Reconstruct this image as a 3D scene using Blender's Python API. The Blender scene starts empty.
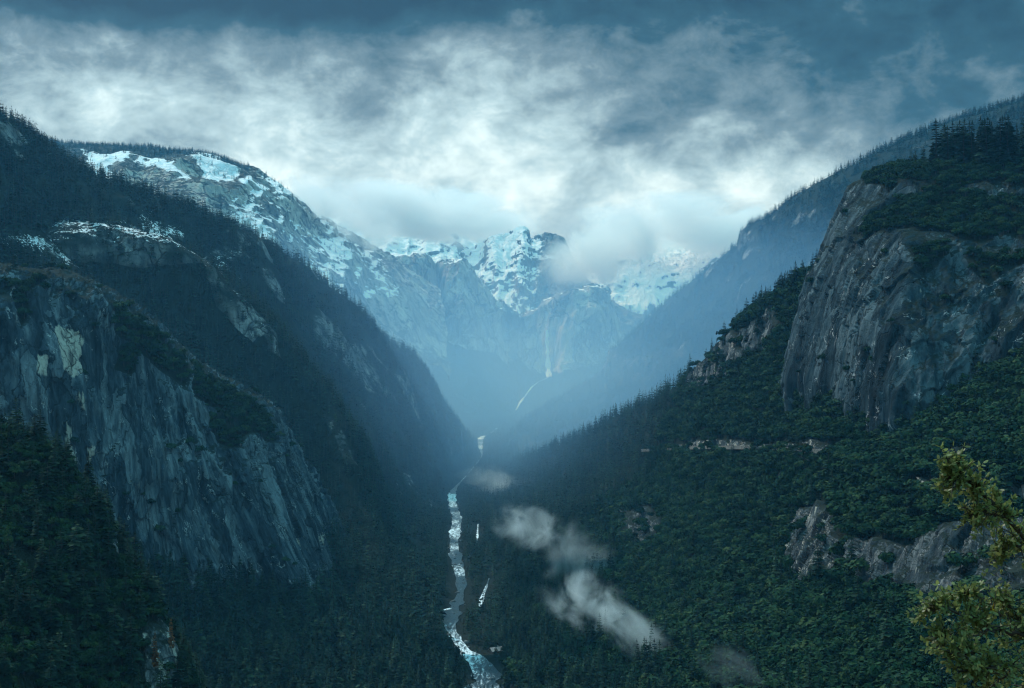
import bpy, math, random
import numpy as np
from mathutils import Vector

random.seed(7)
RNG = np.random.default_rng(11)
SC = bpy.context.scene
COL = SC.collection
F = 1422.0
CX, CY = 512.0, 344.0
CAMZ = 350.0


def at(px, py, Y):
    """A sight-line point at depth Y as world metres (valley floor z=0, viewer at 350 m)."""
    px, py, Y = np.asarray(px, float), np.asarray(py, float), np.asarray(Y, float)
    return np.stack([(px - CX) / F * Y, Y + 0 * px, CAMZ - (py - CY) / F * Y], -1)


def proj(P):
    Y = np.maximum(P[..., 1], 1.0)
    return CX + P[..., 0] / Y * F, CY - (P[..., 2] - CAMZ) / Y * F


# ------------------------------------------------------------------ noise
def _hash(ix, iy, iz, s):
    n = (ix * 374761393 + iy * 668265263 + iz * 2147483647 + s * 1274126177) & 0xFFFFFFFF
    n = ((n ^ (n >> 13)) * 1274126177) & 0xFFFFFFFF
    return ((n ^ (n >> 16)) & 0xFFFF) / 32767.5 - 1.0


def vnoise(P, s=0):
    i = np.floor(P).astype(np.int64)
    f = P - i
    u = f * f * f * (f * (f * 6 - 15) + 10)
    r = 0
    for dx in (0, 1):
        wx = u[..., 0] if dx else 1 - u[..., 0]
        for dy in (0, 1):
            wy = u[..., 1] if dy else 1 - u[..., 1]
            for dz in (0, 1):
                wz = u[..., 2] if dz else 1 - u[..., 2]
                r = r + wx * wy * wz * _hash(i[..., 0] + dx, i[..., 1] + dy, i[..., 2] + dz, s)
    return r


def fbm(P, octv=5, s=0, gain=0.5):
    r, a, t = 0, 1.0, 0
    for k in range(octv):
        r = r + a * vnoise(P * 2.03 ** k + 17.3 * k, s + k)
        t += a
        a *= gain
    return r / t


def ridged(P, octv=4, s=0):
    r, a, t = 0, 1.0, 0
    for k in range(octv):
        r = r + a * (1 - 2 * np.abs(vnoise(P * 2.07 ** k + 9.1 * k, s + k)))
        t += a
        a *= 0.5
    return r / t


def blocks(P, s=0):
    """Sharp-edged joint blocks: a constant step per warped cell."""
    Q = P + 0.55 * np.stack([fbm(P * 0.9 + 31, 3, s + 1), fbm(P * 0.9 + 57, 3, s + 2), fbm(P * 0.9 + 83, 3, s + 3)], -1)
    i = np.floor(Q).astype(np.int64)
    return _hash(i[..., 0], i[..., 1], i[..., 2], s)


def sstep(a, b, x):
    t = np.clip((x - a) / (b - a), 0, 1)
    return t * t * (3 - 2 * t)


def poly_mask(px, py, poly, feather=4.0):
    """1 inside the outline, 0 outside, soft over +-feather."""
    q = np.asarray(poly, float)
    inside = np.zeros(px.shape, bool)
    d = np.full(px.shape, 1e9)
    for a, b in zip(q, np.roll(q, -1, 0)):
        c = (a[1] > py) != (b[1] > py)
        with np.errstate(divide='ignore', invalid='ignore'):
            xi = (b[0] - a[0]) * (py - a[1]) / (b[1] - a[1] + 1e-9) + a[0]
        inside ^= c & (px < xi)
        e = b - a
        t = np.clip(((px - a[0]) * e[0] + (py - a[1]) * e[1]) / (e @ e + 1e-9), 0, 1)
        d = np.minimum(d, np.hypot(px - a[0] - t * e[0], py - a[1] - t * e[1]))
    sd = np.where(inside, d, -d)
    return sstep(-feather, feather, sd)


# ------------------------------------------------------------------ materials
def new_mat(name):
    m = bpy.data.materials.new(name)
    m.use_nodes = True
    nt = m.node_tree
    nt.nodes.clear()
    return m, nt


class G:
    """Short-hand for wiring a node tree."""
    def __init__(s, nt):
        s.nt = nt

    def n(s, t, **kw):
        x = s.nt.nodes.new(t)
        ins = kw.pop('ins', {})
        for k, v in kw.items():
            setattr(x, k, v)
        for k, v in ins.items():
            if isinstance(v, bpy.types.NodeSocket):
                s.nt.links.new(v, x.inputs[k])
            else:
                x.inputs[k].default_value = v
        return x

    def math(s, op, a, b=0.0, c=0.0, clamp=False):
        x = s.n('ShaderNodeMath', operation=op, use_clamp=clamp, ins={0: a, 1: b, 2: c})
        return x.outputs[0]

    def ramp(s, fac, stops, interp='LINEAR'):
        x = s.n('ShaderNodeValToRGB', ins={0: fac})
        cr = x.color_ramp
        cr.interpolation = interp
        while len(cr.elements) < len(stops):
            cr.elements.new(0.5)
        for e, (p, c) in zip(cr.elements, stops):
            e.position = p
            e.color = (*c, 1) if len(c) == 3 else c
        return x.outputs[0]

    def mix(s, fac, a, b):
        x = s.n('ShaderNodeMix', data_type='RGBA')
        for k, v in ((0, fac), (6, a), (7, b)):
            if isinstance(v, bpy.types.NodeSocket):
                s.nt.links.new(v, x.inputs[k])
            else:
                x.inputs[k].default_value = (*v, 1) if isinstance(v, tuple) and len(v) == 3 else v
        return x.outputs[2]

    def map01(s, v, a, b):
        x = s.n('ShaderNodeMapRange', interpolation_type='SMOOTHSTEP', ins={0: v, 1: a, 2: b, 3: 0.0, 4: 1.0})
        return x.outputs[0]

    def noise(s, vec, scale, detail=4.0, rough=0.55, dist=0.0):
        x = s.n('ShaderNodeTexNoise', ins={'Vector': vec, 'Scale': scale, 'Detail': detail, 'Roughness': rough, 'Distortion': dist})
        return x.outputs[0]

    def stretch(s, vec, sc):
        return s.n('ShaderNodeVectorMath', operation='MULTIPLY', ins={0: vec, 1: sc}).outputs[0]

    def attr(s, name):
        return s.n('ShaderNodeAttribute', attribute_name=name).outputs['Fac']

    def out(s, shader, vol=False):
        o = s.n('ShaderNodeOutputMaterial')
        s.nt.links.new(shader, o.inputs[1 if vol else 0])


def terrain_mat(name, unit, ground=((0.008, 0.014, 0.010), (0.022, 0.028, 0.018)),
                rock=((0.035, 0.04, 0.042), (0.17, 0.17, 0.17), (0.34, 0.33, 0.31)), pale=(0.55, 0.48, 0.38),
                snow_thr=0.5, streak=0.16, brush=0.35, lines=0.8, speck=0.0):
    """Granite, forest floor and snow by slope. UNIT: metres of the rock's largest pattern."""
    m, nt = new_mat(name)
    g = G(nt)
    geo = g.n('ShaderNodeNewGeometry')
    pos0 = geo.outputs['Position']
    k = 1.0 / unit
    xyz = g.n('ShaderNodeSeparateXYZ', ins={0: pos0}).outputs
    pos = g.n('ShaderNodeCombineXYZ', ins={0: g.math('MULTIPLY_ADD', xyz[2], g.attr('lean'), xyz[0]), 1: xyz[1], 2: xyz[2]}).outputs[0]
    vert = g.stretch(pos, (k, k, k * streak))
    iso = g.stretch(pos, (k, k, k))
    nstr = g.noise(vert, 2.2, 7, 0.62, 0.25)
    nfin = g.noise(vert, 9.0, 6, 0.65)
    niso = g.noise(iso, 1.2, 6, 0.55)
    nspk = g.noise(iso, 14.0, 4, 0.6)
    # slabs: leaning cells with dark joints between
    warp = g.n('ShaderNodeVectorMath', operation='ADD', ins={0: g.stretch(pos, (k, k, k * max(streak, 0.2) * 1.3)),
               1: g.n('ShaderNodeVectorMath', operation='SCALE', ins={0: g.n('ShaderNodeTexNoise', ins={'Vector': iso, 'Scale': 1.6, 'Detail': 5.0}).outputs[1], 'Scale': 0.9}).outputs[0]}).outputs[0]
    cell = g.n('ShaderNodeTexVoronoi', feature='F1', ins={'Vector': warp, 'Scale': 1.9})
    edge = g.n('ShaderNodeTexVoronoi', feature='DISTANCE_TO_EDGE', ins={'Vector': warp, 'Scale': 1.9}).outputs['Distance']
    edge2 = g.n('ShaderNodeTexVoronoi', feature='DISTANCE_TO_EDGE', ins={'Vector': warp, 'Scale': 5.3}).outputs['Distance']
    slab = g.n('ShaderNodeSeparateColor', ins={0: cell.outputs['Color']}).outputs[0]
    v = g.math('ADD', g.math('MULTIPLY', nstr, 0.5), g.math('ADD', g.math('MULTIPLY', nfin, 0.28), g.math('ADD', g.math('MULTIPLY', niso, 0.14), g.math('MULTIPLY', slab, 0.13))))
    rockc = g.ramp(v, [(0.41, rock[0]), (0.52, rock[1]), (0.64, rock[2])])
    nbig = g.noise(vert, 4.0, 4, 0.6)
    pm = g.map01(g.math('ADD', g.attr('pale'), g.math('ADD', g.math('MULTIPLY', g.math('SUBTRACT', nfin, 0.5), 1.6), g.math('MULTIPLY', g.math('SUBTRACT', nbig, 0.5), 1.5))), 0.42, 0.75)
    pm = g.math('MULTIPLY', pm, g.map01(g.attr('pale'), 0.02, 0.18))
    palec = g.mix(niso, (pale[0] * .7, pale[1] * .66, pale[2] * .6), (pale[0] * 1.15, pale[1] * 1.25, pale[2] * 1.4))
    rockc = g.mix(pm, rockc, palec)
    stain = g.map01(g.noise(g.stretch(pos, (k * 3.2, k * 3.2, k * 0.22)), 2.0, 5, 0.6), 0.52, 0.66)
    rockc = g.mix(g.math('MULTIPLY', stain, 0.7), rockc, (0.018, 0.022, 0.024))
    joint = g.math('MAXIMUM', g.map01(edge, 0.05, 0.0), g.math('MULTIPLY', g.map01(edge2, 0.05, 0.0), 0.5))
    joint = g.math('MULTIPLY', joint, g.map01(niso, 0.38, 0.55))
    rockc = g.mix(g.math('MULTIPLY', joint, 0.8), rockc, (0.012, 0.016, 0.016))
    # broken pale lines where ledges have shed their lichen or hold a dust of snow
    nl = g.noise(g.stretch(pos, (k, k, k * 0.8)), 3.0, 5, 0.6, 0.6)
    line = g.math('MULTIPLY', g.map01(g.math('ABSOLUTE', g.math('SUBTRACT', nl, 0.5)), 0.012, 0.003), g.map01(g.noise(iso, 2.3, 3, 0.5), 0.55, 0.66))
    rockc = g.mix(g.math('MULTIPLY', line, lines), rockc, (0.6, 0.6, 0.58))
    # brush growing on ledges
    nz = g.n('ShaderNodeSeparateXYZ', ins={0: geo.outputs['Normal']}).outputs[2]
    ledge = g.map01(g.math('ADD', nz, g.math('MULTIPLY', g.math('SUBTRACT', nspk, 0.5), 0.9)), brush + 0.22, brush + 0.4)
    grc = g.mix(nspk, ground[0], ground[1])
    rockc = g.mix(g.math('MULTIPLY', ledge, 0.9), rockc, grc)
    rm = g.map01(g.math('ADD', g.attr('rock'), g.math('MULTIPLY', g.math('SUBTRACT', niso, 0.5), 0.7)), 0.42, 0.58)
    c = g.mix(rm, grc, rockc)
    sn = g.math('ADD', g.math('ADD', g.math('MULTIPLY', g.attr('snow'), 1.0), g.math('MULTIPLY', g.math('SUBTRACT', nz, 0.55), 1.35)),
                g.math('MULTIPLY', g.math('SUBTRACT', g.math('ADD', g.math('MULTIPLY', g.mix(speck, nstr, g.noise(iso, 22.0, 5, 0.7)), 0.55), g.math('MULTIPLY', g.noise(iso, 8.5, 9, 0.74, 0.6), 0.45)), 0.5), 2.3 + 1.6 * speck))
    sm = g.map01(sn, snow_thr, snow_thr + 0.12)
    sm = g.math('MULTIPLY', sm, g.map01(g.attr('snow'), 0.02, 0.12))
    c = g.mix(sm, c, (0.9, 0.91, 0.92))
    bm = g.n('ShaderNodeBump', ins={'Strength': 0.8, 'Distance': unit * 0.08, 'Height': g.math('SUBTRACT', g.math('ADD', nfin, g.math('ADD', nstr, g.math('MULTIPLY', slab, 0.35))), g.math('MULTIPLY', joint, 0.5))})
    b = g.n('ShaderNodeBsdfPrincipled', ins={'Base Color': c, 'Roughness': 0.85, 'Normal': bm.outputs[0]})
    b.inputs['Specular IOR Level'].default_value = 0.04
    g.out(b.outputs[0])
    return m


def foliage_mat(name, c0, c1, c2=None, rough=0.8, spec=0.04, trans=0.0):
    m, nt = new_mat(name)
    g = G(nt)
    oi = g.n('ShaderNodeObjectInfo')
    geo = g.n('ShaderNodeNewGeometry')
    isl = geo.outputs['Random Per Island']
    v = g.math('ADD', g.math('MULTIPLY', oi.outputs['Random'], 0.68), g.math('MULTIPLY', isl, 0.32))
    stops = [(0.1, c0), (0.75, c1)] + ([(0.93, c2)] if c2 else [])
    c = g.ramp(v, stops)
    b = g.n('ShaderNodeBsdfPrincipled', ins={'Base Color': c, 'Roughness': rough})
    b.inputs['Specular IOR Level'].default_value = spec
    sh = b.outputs[0]
    if trans:
        tr = g.n('ShaderNodeBsdfTranslucent', ins={'Color': c})
        sh = g.n('ShaderNodeMixShader', ins={0: trans, 1: sh, 2: tr.outputs[0]}).outputs[0]
    g.out(sh)
    return m


def plain_mat(name, c0, c1, scale=1.0, rough=0.8):
    m, nt = new_mat(name)
    g = G(nt)
    geo = g.n('ShaderNodeNewGeometry')
    n = g.noise(geo.outputs['Position'], scale, 5, 0.6)
    c = g.ramp(n, [(0.35, c0), (0.65, c1)])
    bp = g.n('ShaderNodeBump', ins={'Strength': 0.4, 'Distance': 0.3 / scale, 'Height': n})
    b = g.n('ShaderNodeBsdfPrincipled', ins={'Base Color': c, 'Roughness': rough, 'Normal': bp.outputs[0]})
    b.inputs['Specular IOR Level'].default_value = 0.2
    g.out(b.outputs[0])
    return m


# ------------------------------------------------------------------ objects
def tag(o, label=None, cat=None, group=None, kind=None):
    for k, v in (('label', label), ('category', cat), ('group', group), ('kind', kind)):
        if v:
            o[k] = v
    return o


def mesh_from(name, V, quads, mat, attrs=None, smooth=True):
    me = bpy.data.meshes.new(name)
    V = np.asarray(V, np.float32)
    quads = np.asarray(quads, np.int32)
    k = quads.shape[1]
    me.vertices.add(len(V))
    me.vertices.foreach_set('co', V.ravel())
    me.loops.add(quads.size)
    me.loops.foreach_set('vertex_index', quads.ravel())
    me.polygons.add(len(quads))
    me.polygons.foreach_set('loop_start', np.arange(0, quads.size, k, dtype=np.int32))
    for an, av in (attrs or {}).items():
        a = me.attributes.new(an, 'FLOAT', 'POINT')
        a.data.foreach_set('value', np.asarray(av, np.float32).ravel())
    me.update(calc_edges=True)
    me.polygons.foreach_set('use_smooth', np.full(len(quads), smooth, bool))
    if mat:
        me.materials.append(mat)
    return me


def obj(name, me, parent=None):
    o = bpy.data.objects.new(name, me)
    COL.objects.link(o)
    if parent:
        o.parent = parent
    return o


def grid_quads(nv, nu):
    i = np.arange(nv * nu).reshape(nv, nu)
    return np.stack([i[:-1, :-1], i[:-1, 1:], i[1:, 1:], i[1:, :-1]], -1).reshape(-1, 4)


def catmull(A, n, ts=None):
    """Resample control rows A (k, ...) at n places along the first axis (monotone-ish Catmull-Rom)."""
    k = len(A)
    t = np.linspace(0, k - 1, n) if ts is None else ts
    i = np.clip(np.floor(t).astype(int), 0, k - 2)
    f = (t - i).reshape(-1, *([1] * (A.ndim - 1)))
    p0, p1, p2, p3 = A[np.maximum(i - 1, 0)], A[i], A[i + 1], A[np.minimum(i + 2, k - 1)]
    T = 0.35
    m1, m2 = T * (p2 - p0), T * (p3 - p1)
    return (2 * f**3 - 3 * f**2 + 1) * p1 + (f**3 - 2 * f**2 + f) * m1 + (-2 * f**3 + 3 * f**2) * p2 + (f**3 - f**2) * m2


LOFTS = {}


def loft(key, name, rows, nu, nv, mat, disp, masks, label, cat, kind='structure', vpow=None, ext=None):
    """A landform through control rows of (px, py, depth), foot to crest to back; EXT = (first or last column, metres) carries it on sideways."""
    A = np.array(rows, float)                       # (rows, cols, 3)
    ut = np.linspace(0, A.shape[1] - 1, nu)
    if ext is not None:
        end, dist = ext
        c = A[:, end].copy()
        c[:, 0] += dist * F / c[:, 2]
        c[:, 1] += 0.04 * abs(dist) * F / c[:, 2]
        more = np.linspace(0, 1, max(24, nu // 5))
        if end == 0:
            A = np.concatenate([c[:, None], A], 1)
            ut = np.concatenate([more[:-1], ut + 1])
        else:
            A = np.concatenate([A, c[:, None]], 1)
            ut = np.concatenate([ut, ut[-1] + more[1:]])
        nu = len(ut)
    A[..., 2] = np.log(A[..., 2])
    vt = None
    if vpow is not None:                            # share of the rows each control gap gets
        w = np.array(vpow, float)
        cnt = np.maximum(2, np.round(w / w.sum() * nv)).astype(int)
        vt = np.concatenate([np.linspace(i, i + 1, c, endpoint=False) for i, c in enumerate(cnt)] + [[len(A) - 1]])
        nv = len(vt)
    B = catmull(A, nv, vt)
    B = catmull(B.transpose(1, 0, 2), nu, ut).transpose(1, 0, 2)
    px, py, Y = B[..., 0], B[..., 1], np.exp(B[..., 2])
    P = at(px, py, Y)

    def normals(P):
        du = np.gradient(P, axis=1)
        dv = np.gradient(P, axis=0)
        N = np.cross(du, dv)
        N /= np.linalg.norm(N, axis=-1, keepdims=True) + 1e-9
        # one winding for the whole sheet: the side that looks up or at the viewer
        s = np.sign((N * np.array([0, -0.5, 1.0])).sum(-1).mean() + 1e-12)
        return N * s, s
    N, s = normals(P)
    mk = masks(px, py, P, N)
    P = P + N * disp(P, mk, px, py)[..., None]
    N2, s = normals(P)
    q = grid_quads(P.shape[0], P.shape[1])
    if s < 0:
        q = q[:, ::-1]
    attrs = {k: mk.get(k, np.zeros(px.shape)) for k in ('rock', 'snow', 'pale', 'lean')}
    me = mesh_from(name, P.reshape(-1, 3), q, mat, attrs)
    o = obj(name, me)
    tag(o, label, cat, kind=kind)
    du = np.linalg.norm(np.gradient(P, axis=1), axis=-1)
    dv = np.linalg.norm(np.gradient(P, axis=0), axis=-1)
    cr = np.linalg.norm(np.cross(np.gradient(P, axis=1), np.gradient(P, axis=0)), axis=-1)
    LOFTS[key] = dict(P=P, N=N2, px=px, py=py, Y=Y, area=cr, mk=mk, o=o)
    return o


def scatter(key, per_m2, accept=None, vmax=None):
    """Random places on a landform, uniform over its area; ACCEPT(px, py, P, N, rock, snow) is the chance of keeping each."""
    L = LOFTS[key]
    a = L['area'].copy()
    a[-1] = 0
    a[:, -1] = 0
    n = int(a.sum() * per_m2)
    cum = np.cumsum(a.ravel())
    idx = np.searchsorted(cum, RNG.random(n) * cum[-1])
    r, c = np.unravel_index(np.minimum(idx, a.size - 1), a.shape)
    r = np.minimum(r, a.shape[0] - 2)
    c = np.minimum(c, a.shape[1] - 2)
    fu, fv = RNG.random(n), RNG.random(n)

    def samp(M):
        sh = [-1] + [1] * (M.ndim - 2)
        u, v = fu.reshape(sh), fv.reshape(sh)
        return (M[r, c] * (1 - u) + M[r, c + 1] * u) * (1 - v) + (M[r + 1, c] * (1 - u) + M[r + 1, c + 1] * u) * v
    P, N = samp(L['P']), samp(L['N'])
    px, py = proj(P)
    rk = samp(L['mk'].get('rock', np.zeros(a.shape)))
    sn = samp(L['mk'].get('snow', np.zeros(a.shape)))
    keep = (px > -520) & (px < 1560) & (py < 830)
    if accept is not None:
        keep &= RNG.random(n) < accept(px, py, P, N, rk, sn)
    return P[keep]


# ------------------------------------------------------------------ landforms
def fr(P, L, zs=1.0):
    return P / np.array([L, L, L / zs])


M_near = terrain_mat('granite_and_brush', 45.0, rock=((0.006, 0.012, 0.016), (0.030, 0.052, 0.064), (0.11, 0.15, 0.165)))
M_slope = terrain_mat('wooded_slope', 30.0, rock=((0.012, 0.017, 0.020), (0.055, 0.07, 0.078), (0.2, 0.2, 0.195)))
M_mid = terrain_mat('wooded_mountain', 110.0, snow_thr=0.84, speck=1.0)
M_far = terrain_mat('far_granite', 260.0, rock=((0.13, 0.12, 0.11), (0.36, 0.32, 0.28), (0.6, 0.54, 0.46)), snow_thr=0.55, brush=0.5)
M_snow = terrain_mat('snowy_granite', 300.0, rock=((0.06, 0.06, 0.06), (0.18, 0.17, 0.16), (0.32, 0.3, 0.27)), snow_thr=0.28, brush=0.9)

# --- the wooded hill on the right, from the valley to its crest
HP = [510, 560, 620, 690, 762, 830, 897, 970, 1070, 1220]
right_rows = [
    list(zip(HP, [770] * 10, [1175, 1070, 970, 870, 780, 700, 630, 555, 485, 420])),
    list(zip(HP, [688] * 10, [1447, 1330, 1210, 1090, 980, 880, 790, 700, 610, 520])),
    list(zip([507, 560, 620, 690, 762, 830, 897, 970, 1070, 1220], [600] * 10, [1944, 1750, 1560, 1380, 1220, 1090, 970, 860, 750, 650])),
    list(zip([505, 560, 620, 690, 762, 830, 897, 970, 1070, 1220], [530] * 10, [2676, 2300, 1980, 1660, 1400, 1200, 1050, 950, 850, 760])),
    list(zip([505, 560, 620, 690, 762, 830, 897, 970, 1070, 1220], [489, 482, 476, 472, 470, 470, 470, 465, 455, 430], [3430, 2900, 2450, 1950, 1540, 1300, 1150, 1050, 950, 860])),
    list(zip([509, 560, 620, 690, 770, 832, 895, 950, 1060, 1220], [472, 458, 436, 416, 416, 425, 438, 410, 352, 290], [3880, 3250, 2700, 2130, 1660, 1420, 1260, 1240, 1200, 1150])),
    list(zip([512, 560, 622, 692, 745, 800, 870, 950, 1060, 1220], [466, 445, 416, 378, 325, 285, 270, 262, 250, 230], [4020, 3450, 2850, 2300, 1980, 1780, 1620, 1560, 1500, 1450])),
    list(zip([518, 570, 640, 710, 770, 830, 890, 960, 1070, 1230], [474, 462, 436, 400, 350, 310, 290, 280, 270, 250], [4300, 3750, 3150, 2600, 2300, 2100, 1950, 1900, 1850, 1800])),
    list(zip([530, 590, 670, 740, 800, 860, 920, 980, 1090, 1240], [510, 500, 480, 450, 410, 380, 360, 350, 340, 320], [4700, 4100, 3500, 2950, 2650, 2450, 2300, 2250, 2200, 2150])),
]
RK_TOWER = [(792, 528), (802, 510), (826, 502), (840, 516), (846, 548), (842, 592), (812, 596), (790, 570)]
RK_BAND = [(850, 548), (880, 540), (920, 548), (955, 535), (990, 528), (1060, 525), (1060, 618), (985, 624), (945, 616), (905, 598), (856, 590)]
RK_BLUE = [(624, 516), (650, 506), (664, 522), (658, 546), (628, 544)]
RK_SPUR = [(690, 372), (712, 345), (728, 330), (742, 335), (745, 360), (720, 385), (690, 392)]
RK_SPUR2 = [(745, 330), (775, 308), (785, 330), (765, 352), (745, 358)]
RK_ROAD1 = [(676, 445), (700, 441), (735, 440), (765, 444), (800, 446), (800, 450), (735, 450), (676, 449)]
RK_ROAD2 = [(806, 446), (832, 447), (838, 454), (812, 455)]
RK_HI = [(940, 458), (968, 450), (990, 452), (985, 462), (950, 466)]
RK_HI2 = [(918, 480), (940, 478), (944, 488), (922, 490)]
RK_R = [(1005, 500), (1040, 492), (1040, 520), (1012, 516)]


def m_right(px, py, P, N):
    w = 5 * fbm(fr(P, 14), 4, 3)
    r = np.zeros(px.shape)
    for q in (RK_TOWER, RK_BAND, RK_BLUE, RK_SPUR, RK_SPUR2, RK_HI, RK_HI2, RK_R):
        r = np.maximum(r, poly_mask(px + w, py + w * 0.7, q, 3))
    r = np.maximum(r, 0.75 * poly_mask(px + w, py + 0.3 * w, RK_ROAD1, 2))
    r = np.maximum(r, 0.9 * poly_mask(px + w, py + 0.3 * w, RK_ROAD2, 2))
    pale = np.maximum(poly_mask(px, py, RK_TOWER, 6) * 0.34, np.maximum(0.6 * np.maximum(poly_mask(px, py, RK_ROAD1, 2), poly_mask(px, py, RK_ROAD2, 2)), poly_mask(px, py, RK_HI2, 3)) * 0.7)
    pale = np.maximum(pale, np.maximum(0.3 * poly_mask(px, py, RK_SPUR, 5), 0.12 * poly_mask(px, py, RK_BAND, 6)))
    return dict(rock=r, pale=pale)


def d_right(P, mk, px, py):
    return 9 * fbm(fr(P, 110), 5, 5) + mk['rock'] * (3 * blocks(fr(P, 14, 0.4), 271) + 6 * ridged(fr(P, 22, 0.35), 5, 8) + 5 * sstep(0.2, 0.9, mk['rock']))


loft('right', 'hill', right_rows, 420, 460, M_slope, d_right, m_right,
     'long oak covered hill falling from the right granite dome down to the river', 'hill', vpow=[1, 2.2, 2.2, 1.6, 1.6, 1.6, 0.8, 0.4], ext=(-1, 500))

# --- the granite dome above it
dome_rows = [
    list(zip([815, 781, 832, 895, 950, 1060, 1220], [426, 432, 442, 456, 430, 374, 310], [1760, 1640, 1425, 1262, 1243, 1203, 1153])),
    list(zip([818, 785, 835, 895, 950, 1060, 1220], [372, 375, 385, 395, 372, 325, 270], [1780, 1640, 1410, 1275, 1255, 1215, 1165])),
    list(zip([828, 795, 842, 900, 960, 1060, 1220], [320, 325, 330, 335, 330, 300, 250], [1790, 1640, 1420, 1300, 1275, 1235, 1185])),
    list(zip([842, 810, 852, 905, 965, 1060, 1220], [275, 278, 275, 278, 280, 265, 230], [1810, 1650, 1450, 1340, 1310, 1260, 1210])),
    list(zip([858, 828, 865, 910, 965, 1060, 1220], [240, 238, 232, 240, 245, 235, 205], [1830, 1670, 1490, 1370, 1340, 1290, 1240])),
    list(zip([868, 838, 873, 918, 970, 1060, 1220], [218, 212, 204, 205, 205, 195, 170], [1850, 1690, 1540, 1440, 1400, 1350, 1300])),
    list(zip([885, 851, 885, 925, 975, 1060, 1220], [195, 190, 172, 167, 164, 153, 132], [1880, 1730, 1600, 1520, 1470, 1430, 1380])),
    list(zip([905, 885, 910, 950, 1000, 1080, 1240], [230, 205, 188, 182, 177, 167, 147], [2000, 1900, 1800, 1720, 1680, 1640, 1580])),
    list(zip([930, 915, 940, 980, 1030, 1100, 1260], [300, 290, 270, 260, 250, 240, 210], [2150, 2050, 1980, 1900, 1860, 1800, 1750])),
]
LEDGE = [(858, 240), (875, 218), (905, 200), (935, 190), (1000, 196), (1200, 170), (1200, 205), (1030, 232), (960, 238), (900, 228), (880, 232)]
BRUSH1 = [(930, 330), (980, 322), (1000, 345), (960, 362), (935, 350)]
BRUSH2 = [(915, 250), (955, 245), (940, 268), (920, 275)]
BRUSH3 = [(970, 262), (1020, 250), (1040, 268), (985, 285)]
DPALE = [[(868, 240), (880, 238), (884, 268), (872, 280)], [(902, 300), (925, 285), (930, 300), (910, 330)], [(800, 360), (812, 340), (815, 400), (800, 405)],
         [(885, 350), (900, 345), (905, 420), (890, 425)], [(840, 300), (860, 270), (866, 300), (850, 320)]]


def m_dome(px, py, P, N):
    w = 12 * fbm(fr(P, 32), 6, 31)
    r = np.ones(px.shape)
    for q in (LEDGE, BRUSH2, BRUSH3):
        r = r * (1 - poly_mask(px + w, py + w, q, 5))
    r = r * (1 - 0.6 * sstep(905, 940, px) * sstep(0.3, 0.45, fbm(fr(P, 45), 4, 77)))
    r = np.where((py < 186 + 0.5 * w) & (px > 866 + w), r * 0.2, r)
    pale = np.zeros(px.shape)
    for q in DPALE:
        pale = np.maximum(pale, 0.2 * poly_mask(px, py, q, 8))
    return dict(rock=r, pale=pale)


def d_dome(P, mk, px, py):
    return mk['rock'] * (4.5 * blocks(fr(P, 60, 0.3), 241) + 2.0 * blocks(fr(P, 21, 0.22), 244) + 8 * ridged(fr(P, 85, 0.22), 5, 41) + 2.6 * ridged(fr(P, 17, 0.25), 4, 44)) + 4 * fbm(fr(P, 60), 4, 47)


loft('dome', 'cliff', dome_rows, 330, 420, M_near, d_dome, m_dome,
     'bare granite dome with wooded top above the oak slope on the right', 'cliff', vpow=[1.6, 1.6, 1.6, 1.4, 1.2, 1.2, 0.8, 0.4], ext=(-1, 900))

# --- the tilted cliff on the left
cliff_rows = [
    list(zip([-150, -50, 30, 100, 150, 200, 240, 290, 316, 330], [450, 460, 480, 528, 560, 584, 598, 590, 572, 575], [1000, 1020, 1040, 1080, 1110, 1140, 1170, 1220, 1290, 1380])),
    list(zip([-150, -50, 30, 98, 148, 198, 240, 287, 314, 329], [410, 420, 440, 490, 515, 535, 545, 550, 558, 568], [1010, 1028, 1048, 1085, 1118, 1150, 1182, 1235, 1300, 1390])),
    list(zip([-150, -50, 28, 92, 142, 190, 235, 278, 310, 327], [360, 368, 385, 430, 450, 470, 490, 505, 530, 556], [1020, 1036, 1056, 1095, 1128, 1162, 1196, 1252, 1320, 1410])),
    list(zip([-150, -50, 25, 85, 132, 178, 226, 270, 303, 325], [310, 314, 325, 360, 385, 415, 440, 460, 505, 548], [1028, 1046, 1066, 1106, 1142, 1178, 1216, 1275, 1345, 1430])),
    list(zip([-150, -50, 20, 72, 120, 167, 214, 260, 294, 322], [268, 270, 277, 288, 312, 355, 391, 420, 480, 542], [1060, 1080, 1100, 1122, 1160, 1200, 1240, 1310, 1380, 1450])),
    list(zip([-150, -50, 30, 85, 135, 182, 228, 275, 312, 345], [266, 268, 274, 288, 312, 352, 388, 416, 480, 548], [1160, 1180, 1200, 1222, 1260, 1300, 1350, 1420, 1480, 1540])),
    list(zip([-150, -50, 40, 100, 150, 200, 245, 290, 330, 360], [330, 330, 335, 350, 370, 400, 430, 460, 510, 570], [1300, 1320, 1340, 1360, 1400, 1440, 1480, 1540, 1590, 1640])),
]
cliff_rows = [[(x, y, Y * 1.33) for x, y, Y in row] for row in cliff_rows]
cliff_rows.insert(0, [(x, y + 42, Y + 10) for x, y, Y in cliff_rows[0]])
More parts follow.
